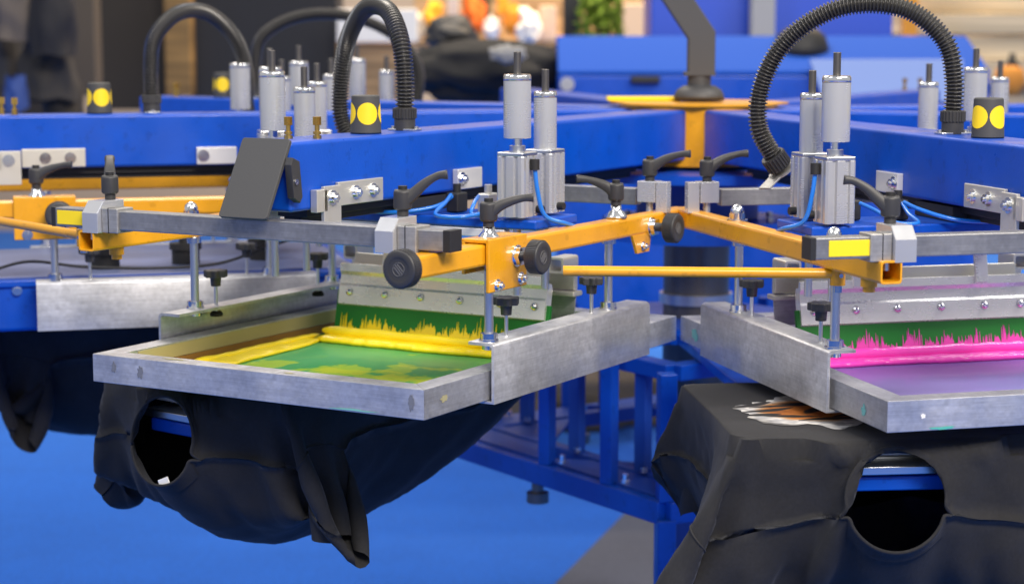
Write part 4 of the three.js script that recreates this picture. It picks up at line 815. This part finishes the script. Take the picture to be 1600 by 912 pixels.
// ------------------------------------------------------------------ background, well out of focus
function panelAt(name, label, cat, x0, y0, x1, y1, d, mat, thick = 0.08, group) {
  const a = at(x0, y0, d), b = at(x1, y1, d), w = Math.abs(b.x - a.x), h = Math.abs(a.y - b.y), c = V((a.x + b.x) / 2, (a.y + b.y) / 2, (a.z + b.z) / 2 - thick / 2);
  return single(name, label, cat, box(w, h, thick, c.x, c.y, c.z, 0.006), mat, 0, [c.x, c.y - h / 2, c.z], group);
}
const W = (r, g, b, o = {}) => mk({ color: L(r, g, b), roughness: 0.8, ...o });
{
  const wall = box(22, 5, 0.15, 0, 1.6, -9.5, 0); struct('back_wall', wall, W(0.30, 0.26, 0.22));
  panelAt('dark_partition', 'dark brown partition panel at upper left', 'partition', 146, -60, 262, 172, 8.2, W(0.022, 0.017, 0.012), 0.3);
  panelAt('wooden_post', 'tan wooden post behind the upper left hose', 'post', 256, -60, 297, 150, 8.0, mk({ color: L(0.33, 0.20, 0.065), roughness: 0.7, map: T.grain }), 0.15);
  panelAt('dark_booth_wall', 'near black booth wall behind the row of cylinders', 'partition', 297, -60, 526, 185, 8.1, W(0.012, 0.013, 0.017), 0.3);
  panelAt('grey_column', 'grey brown column at upper left', 'column', 108, -60, 147, 150, 7.6, W(0.07, 0.056, 0.042), 0.12);
  panelAt('grey_backdrop', 'dark grey backdrop behind the hanging garments at left', 'partition', -220, -60, 108, 190, 8.8, W(0.026, 0.022, 0.019), 0.1);
  panelAt('white_poster', 'white sheet on the booth wall left of centre', 'poster', 526, 14, 652, 66, 7.9, W(0.72, 0.71, 0.68), 0.03);
  panelAt('plywood_panel', 'pale plywood panel below the white sheet', 'board', 526, 66, 644, 170, 8.0, mk({ color: L(0.50, 0.33, 0.17), roughness: 0.7, map: T.grain }), 0.05);
}
// hanging garments at upper left
function garment(label, px, py, d, w, h, mat, sd) {
  const c = at(px, py, d), rows = [];
  for (let i = 0; i <= 24; i++) { const u = i / 24, r = []; for (let j = 0; j < 30; j++) { const a = j / 30 * Math.PI * 2, k = 1 + 0.28 * nz(Math.cos(a) * 2 + sd, Math.sin(a) * 2, u * 2); r.push(V(c.x + Math.cos(a) * w * k * (0.55 + 0.45 * Math.sin(Math.min(1, u * 1.5 + 0.25) * Math.PI / 2)), c.y + h / 2 - h * u + 0.02 * nz(a, sd), c.z + Math.sin(a) * 0.09 * k)); } rows.push(r); }
  single('hanging_garment', label, 'garment', gridGeo(rows, true), mat, 0, [c.x, c.y - h / 2, c.z], 'garments hanging at upper left');
}
garment('pale grey garment hanging at the upper left corner', 30, 15, 7.0, 0.09, 0.22, W(0.12, 0.10, 0.085), 1);
garment('black garment hanging beside the grey one at upper left', 82, 20, 6.9, 0.08, 0.30, W(0.010, 0.010, 0.014), 2);
garment('dark grey garment lower at the left edge', 8, 70, 7.2, 0.06, 0.32, W(0.03, 0.03, 0.032), 3);
garment('mid grey garment below the black one at left', 75, 110, 7.1, 0.10, 0.22, W(0.032, 0.029, 0.026), 4);
garment('blue cloth at the far left behind the level arm', 24, 145, 6.8, 0.035, 0.12, W(0.015, 0.05, 0.22), 5);
garment('brown black garment above the level arm at left', 96, 150, 7.2, 0.07, 0.16, W(0.018, 0.015, 0.012), 6);

// blue dryer and cabinet behind the press
{
  const d = 6.0, a = at(872, 152, d), b = at(1545, 88, d), t = thing('blue_dryer', 'long blue conveyor dryer with a hood flap tinted pale as reflected light behind the hub', 'dryer', 0, [(a.x + b.x) / 2, a.y - 0.6, a.z]);
  const w = b.x - a.x, cx = (a.x + b.x) / 2, yt = at(900, 85, d).y, ye = at(900, 116, d).y;
  part(t, 'body', box(w, 0.75, 0.5, cx, ye - 0.375, a.z - 0.25, 0.01), M.blue);
  const hood = extrude([[0, 0], [0, 0.010], [-0.35, yt - ye + 0.055], [-0.8, yt - ye + 0.055], [-0.8, 0]], w, 0.004); hood.rotateY(-Math.PI / 2); hood.translate(cx, ye + 0.001, a.z);
  const flipz = hood; part(t, 'hood', [flipz], mk({ color: L(0.010, 0.075, 0.42), roughness: 0.8, specularIntensity: 0.4 }));
  const f0 = at(1262, 97, d), f1 = at(1500, 97, d), f2 = at(1275, 166, d), flap = extrude([[0, 0], [f1.x - f0.x, 0], [f1.x - f0.x - 0.02, -(f0.y - f2.y) * 1.25], [0.03, -(f0.y - f2.y) * 1.25]], 0.02, 0.003); flap.rotateX(-0.75); flap.translate(f0.x, f0.y + 0.004, a.z + 0.02);
  part(t, 'hood_flap_sheen', flap, mk({ color: L(0.16, 0.24, 0.52), roughness: 0.3, clearcoat: 0.7 }));  // paler blue stands in for ceiling light reflected off the flap
  const p1 = at(886, 131, d); part(t, 'roller_bolt', [cyl(0.022, 0.03, p1.x, p1.y, a.z + 0.01, 'z')], M.zinc);
  const p2 = at(1008, 124, d); part(t, 'handle', [box(0.09, 0.022, 0.03, p2.x, p2.y, a.z + 0.01, 0.004)], M.black);
  panelAt('blue_cabinet', 'tall bright blue cabinet behind the mast', 'cabinet', 1018, -40, 1395, 95, 6.9, W(0.008, 0.065, 0.50, { roughness: 0.4 }), 0.5);
  panelAt('grey_pillar', 'grey pillar beside the right-hand hose', 'pillar', 1176, -40, 1212, 98, 6.75, W(0.32, 0.32, 0.31), 0.1);
  const q = at(1252, 78, 6.2); single('black_hat', 'black hat lying in front of the blue cabinet', 'hat', moved(lathe([[0, 0.075], [0.05, 0.07], [0.078, 0.045], [0.088, 0.01], [0.095, -0.03], [0, -0.03]], 0, 0, 0), q.x, q.y, q.z), M.black, 0, [q.x, q.y - 0.03, q.z]);
}
heap2();
function heap2() { const a = at(790, 655, 6.9); single('cable_ramp', 'grey brown low case on the blue floor far behind the base frame', 'case', box(0.62, 0.17, 0.3, a.x + 0.28, a.y + 0.085, a.z, 0.03), W(0.10, 0.085, 0.07), 0, [a.x + 0.28, a.y, a.z]); const b = at(905, 662, 6.6); single('dark_hose_coil', 'dark flat coil on the blue floor behind the base frame', 'coil', new THREE.TorusGeometry(0.16, 0.035, 10, 40).rotateX(Math.PI / 2).translate(b.x, b.y + 0.035, b.z), W(0.03, 0.026, 0.022), 0, [b.x, b.y, b.z]); }
// black shirts on a table behind, with a pale print
function heap(name, label, cat, px, py, d, rx, ry, rz, mat, sd) {
  const c = at(px, py, d), g = new THREE.SphereGeometry(1, 48, 32), p = g.attributes.position;
  for (let i = 0; i < p.count; i++) { const x = p.getX(i), y = p.getY(i), z = p.getZ(i), k = 1 + 0.22 * nz(x * 2 + sd, y * 2, z * 2) + 0.07 * nz(x * 6 + sd, y * 6, z * 6); p.setXYZ(i, c.x + Math.sign(x) * Math.pow(Math.abs(x), 0.8) * rx * k, c.y + y * ry * k, c.z + z * rz * k); }
  g.computeVertexNormals(); return single(name, label, cat, g, mat, 0, [c.x, c.y - ry, c.z]);
}
heap('shirt_pile', 'pile of black shirts behind the press, left of the blue dryer', 'clothes', 760, 112, 6.4, 0.26, 0.105, 0.2, W(0.016, 0.016, 0.017, { roughness: 0.95 }), 2);
heap('grey_machine_head', 'dark rounded machine head above the pile of black shirts', 'machine', 705, 55, 6.6, 0.085, 0.07, 0.09, W(0.035, 0.034, 0.034, { roughness: 0.5 }), 5);
{ const c = at(793, 84, 6.05); const g = new THREE.SphereGeometry(1, 32, 24), p = g.attributes.position; for (let i = 0; i < p.count; i++) { const x = p.getX(i), y = p.getY(i), z = p.getZ(i), k = 1 + 0.5 * nz(x * 2.5, y * 2.5, z * 2.5); p.setXYZ(i, c.x + x * 0.055 * k, c.y + y * 0.028 * k, c.z + z * 0.03); } g.computeVertexNormals(); single('grey_cloth', 'crumpled grey cloth on the pile of black shirts', 'cloth', g, W(0.24, 0.24, 0.24), 0, [c.x, c.y - 0.028, c.z]); }
heap('shirt_pile', 'dark cloth heap between the black post and the blue cabinet', 'clothes', 945, 74, 6.5, 0.17, 0.033, 0.1, W(0.012, 0.012, 0.013), 9);
panelAt('black_post', 'black post left of the green plant', 'post', 880, -40, 908, 84, 7.4, M.black, 0.08);
// wooden shelf with orange and white wares
{
  const x0 = 640, x1 = 1022, d = 8.6, a = at(x0, -60, d), b = at(x1, 78, d), t = thing('wooden_shelf', 'bright wooden shelf with wares at the top centre', 'shelf', 0, [(a.x + b.x) / 2, b.y, a.z]);
  part(t, 'back_panel', box(b.x - a.x, a.y - b.y, 0.04, (a.x + b.x) / 2, (a.y + b.y) / 2, a.z - 0.3, 0.003), mk({ color: L(0.62, 0.43, 0.24), roughness: 0.7, map: T.grain }));
  part(t, 'shelf_board', box(b.x - a.x, 0.03, 0.3, (a.x + b.x) / 2, b.y + 0.03, a.z - 0.15, 0.003), mk({ color: L(0.65, 0.45, 0.25), roughness: 0.7, map: T.grain }));
  let wi = 0;
  const ware = (label, cat, px, py, r, h, mat) => {
    const c = at(px, py, 8.35), g = new THREE.SphereGeometry(1, 36, 28), p = g.attributes.position; wi++;
    for (let q = 0; q < p.count; q++) { const x = p.getX(q), y = p.getY(q), z = p.getZ(q), k = 1 + 0.45 * nz(x * 1.6 + wi * 3, y * 1.6, z * 1.6) + 0.22 * nz(x * 5 + wi, y * 5, z * 5); p.setXYZ(q, c.x + x * r * k, c.y + y * h * k, c.z + z * r * k); }
    g.computeVertexNormals(); single('shelf_ware', label, cat, g, mat, 0, [c.x, c.y - h, c.z]);
  };
  ware('yellow orange bundle at the left of the wooden shelf', 'bundle', 678, 30, 0.040, 0.07, W(0.95, 0.42, 0.02));
  ware('red orange bundle in the middle of the wooden shelf', 'bundle', 738, 22, 0.05, 0.09, W(0.9, 0.17, 0.015));
  ware('white bundle on the wooden shelf beside the red orange one', 'bundle', 769, 44, 0.034, 0.05, W(0.9, 0.88, 0.84));
  ware('orange bundle between two white ones on the wooden shelf', 'bundle', 800, 32, 0.04, 0.065, W(0.9, 0.30, 0.02));
  ware('large cream white bundle at the right end of the wooden shelf', 'bundle', 824, 40, 0.052, 0.07, W(0.95, 0.90, 0.80));
  ware('cream bundle at the far left of the wooden shelf', 'bundle', 655, 40, 0.03, 0.055, W(0.80, 0.62, 0.40));
  const carton = (label, px, py, w, h, mat) => { const c = at(px, py, 8.45); single('shelf_carton', label, 'carton', box(w, h, 0.08, c.x, c.y, c.z, 0.006), mat, 0, [c.x, c.y - h / 2, c.z]); };
  carton('pale grey upright carton behind the bundles on the wooden shelf', 708, 10, 0.05, 0.2, W(0.55, 0.55, 0.54));
  carton('dark green carton between the orange bundles on the wooden shelf', 757, 4, 0.05, 0.13, W(0.05, 0.06, 0.03));
  carton('bright orange carton at the top of the wooden shelf', 786, 2, 0.05, 0.12, W(0.95, 0.40, 0.03));
  carton('pinkish tan carton near the black post on the wooden shelf', 856, 36, 0.075, 0.15, W(0.80, 0.55, 0.38));
  carton('tall tan carton right of the green plant on the wooden shelf', 990, 34, 0.09, 0.16, W(0.78, 0.56, 0.36));
}
{ // plant
  const c = at(938, 28, 7.2), t = thing('green_plant', 'bright green leafy plant right of the black post', 'plant', 0, [c.x, c.y - 0.14, c.z]);
  const g = []; for (let i = 0; i < 260; i++) { const l = new THREE.SphereGeometry(0.02, 5, 3); l.scale(1.4, 0.16, 0.7); l.rotateZ(rr(-1.3, 1.3)); l.rotateY(rr(0, 6.28)); const a = rr(0, 6.28), q = Math.sqrt(rnd()); l.translate(c.x + Math.cos(a) * q * 0.085, c.y + rr(-0.09, 0.11), c.z + Math.sin(a) * q * 0.08); g.push(l); }
  const lv = part(t, 'foliage', g, W(0.20, 0.30, 0.02)); lv.userData.kind = 'stuff';
  part(t, 'stem', [cyl(0.008, 0.2, c.x, c.y - 0.08, c.z)], W(0.1, 0.12, 0.03));
}
{ // slatted wooden stand at the right
  const d = 8.0, a = at(1385, -60, d), b = at(1760, 112, d), t = thing('slatted_stand', 'cream wooden slatted stand in the upper right corner', 'stand', 0, [(a.x + b.x) / 2, b.y, a.z]);
  const m1 = mk({ color: L(0.95, 0.80, 0.54), roughness: 0.7, map: T.grain }), m2 = mk({ color: L(0.92, 0.76, 0.50), roughness: 0.7, map: T.grain }), w = b.x - a.x, cx = (a.x + b.x) / 2;
  part(t, 'back_panel', box(w, 0.7, 0.03, cx, a.y - 0.28, a.z - 0.2, 0.002), m2);
  for (const [y0, y1, o] of [[-40, 19, 0], [21, 53, 0.05], [56, 94, 0.02], [96, 132, 0.06]]) { const p = at(1400, y0, d).y, q = at(1400, y1, d).y; part(t, 'slat', box(w, p - q, 0.03, cx, (p + q) / 2, a.z - 0.1 + o, 0.004), m1); }
  const h = at(1486, 66, d); part(t, 'slot', box(0.11, 0.055, 0.02, h.x, h.y, a.z + 0.0, 0.004), M.black);
  const q = at(1425, 20, d); part(t, 'orange_upright', box(0.06, 0.35, 0.03, q.x, q.y + 0.06, a.z + 0.0, 0.004), W(0.66, 0.28, 0.03));
  const r = at(1578, 128, 7.2); single('orange_pot', 'orange pot with a dark top at the right edge', 'pot', [lathe([[0, -0.05], [0.04, -0.05], [0.06, 0], [0.05, 0.05], [0.02, 0.06], [0, 0.06]], r.x, r.y, r.z)], W(0.55, 0.22, 0.03), 0, [r.x, r.y - 0.05, r.z]);
  const s = at(1582, 104, 7.3); single('black_bottle', 'small dark bottle above the orange pot at the right edge', 'bottle', [lathe([[0, -0.05], [0.03, -0.05], [0.032, 0], [0.012, 0.03], [0.012, 0.05], [0, 0.05]], s.x, s.y, s.z)], M.black, 0, [s.x, s.y - 0.05, s.z]);
}

renderer.render(scene, camera);
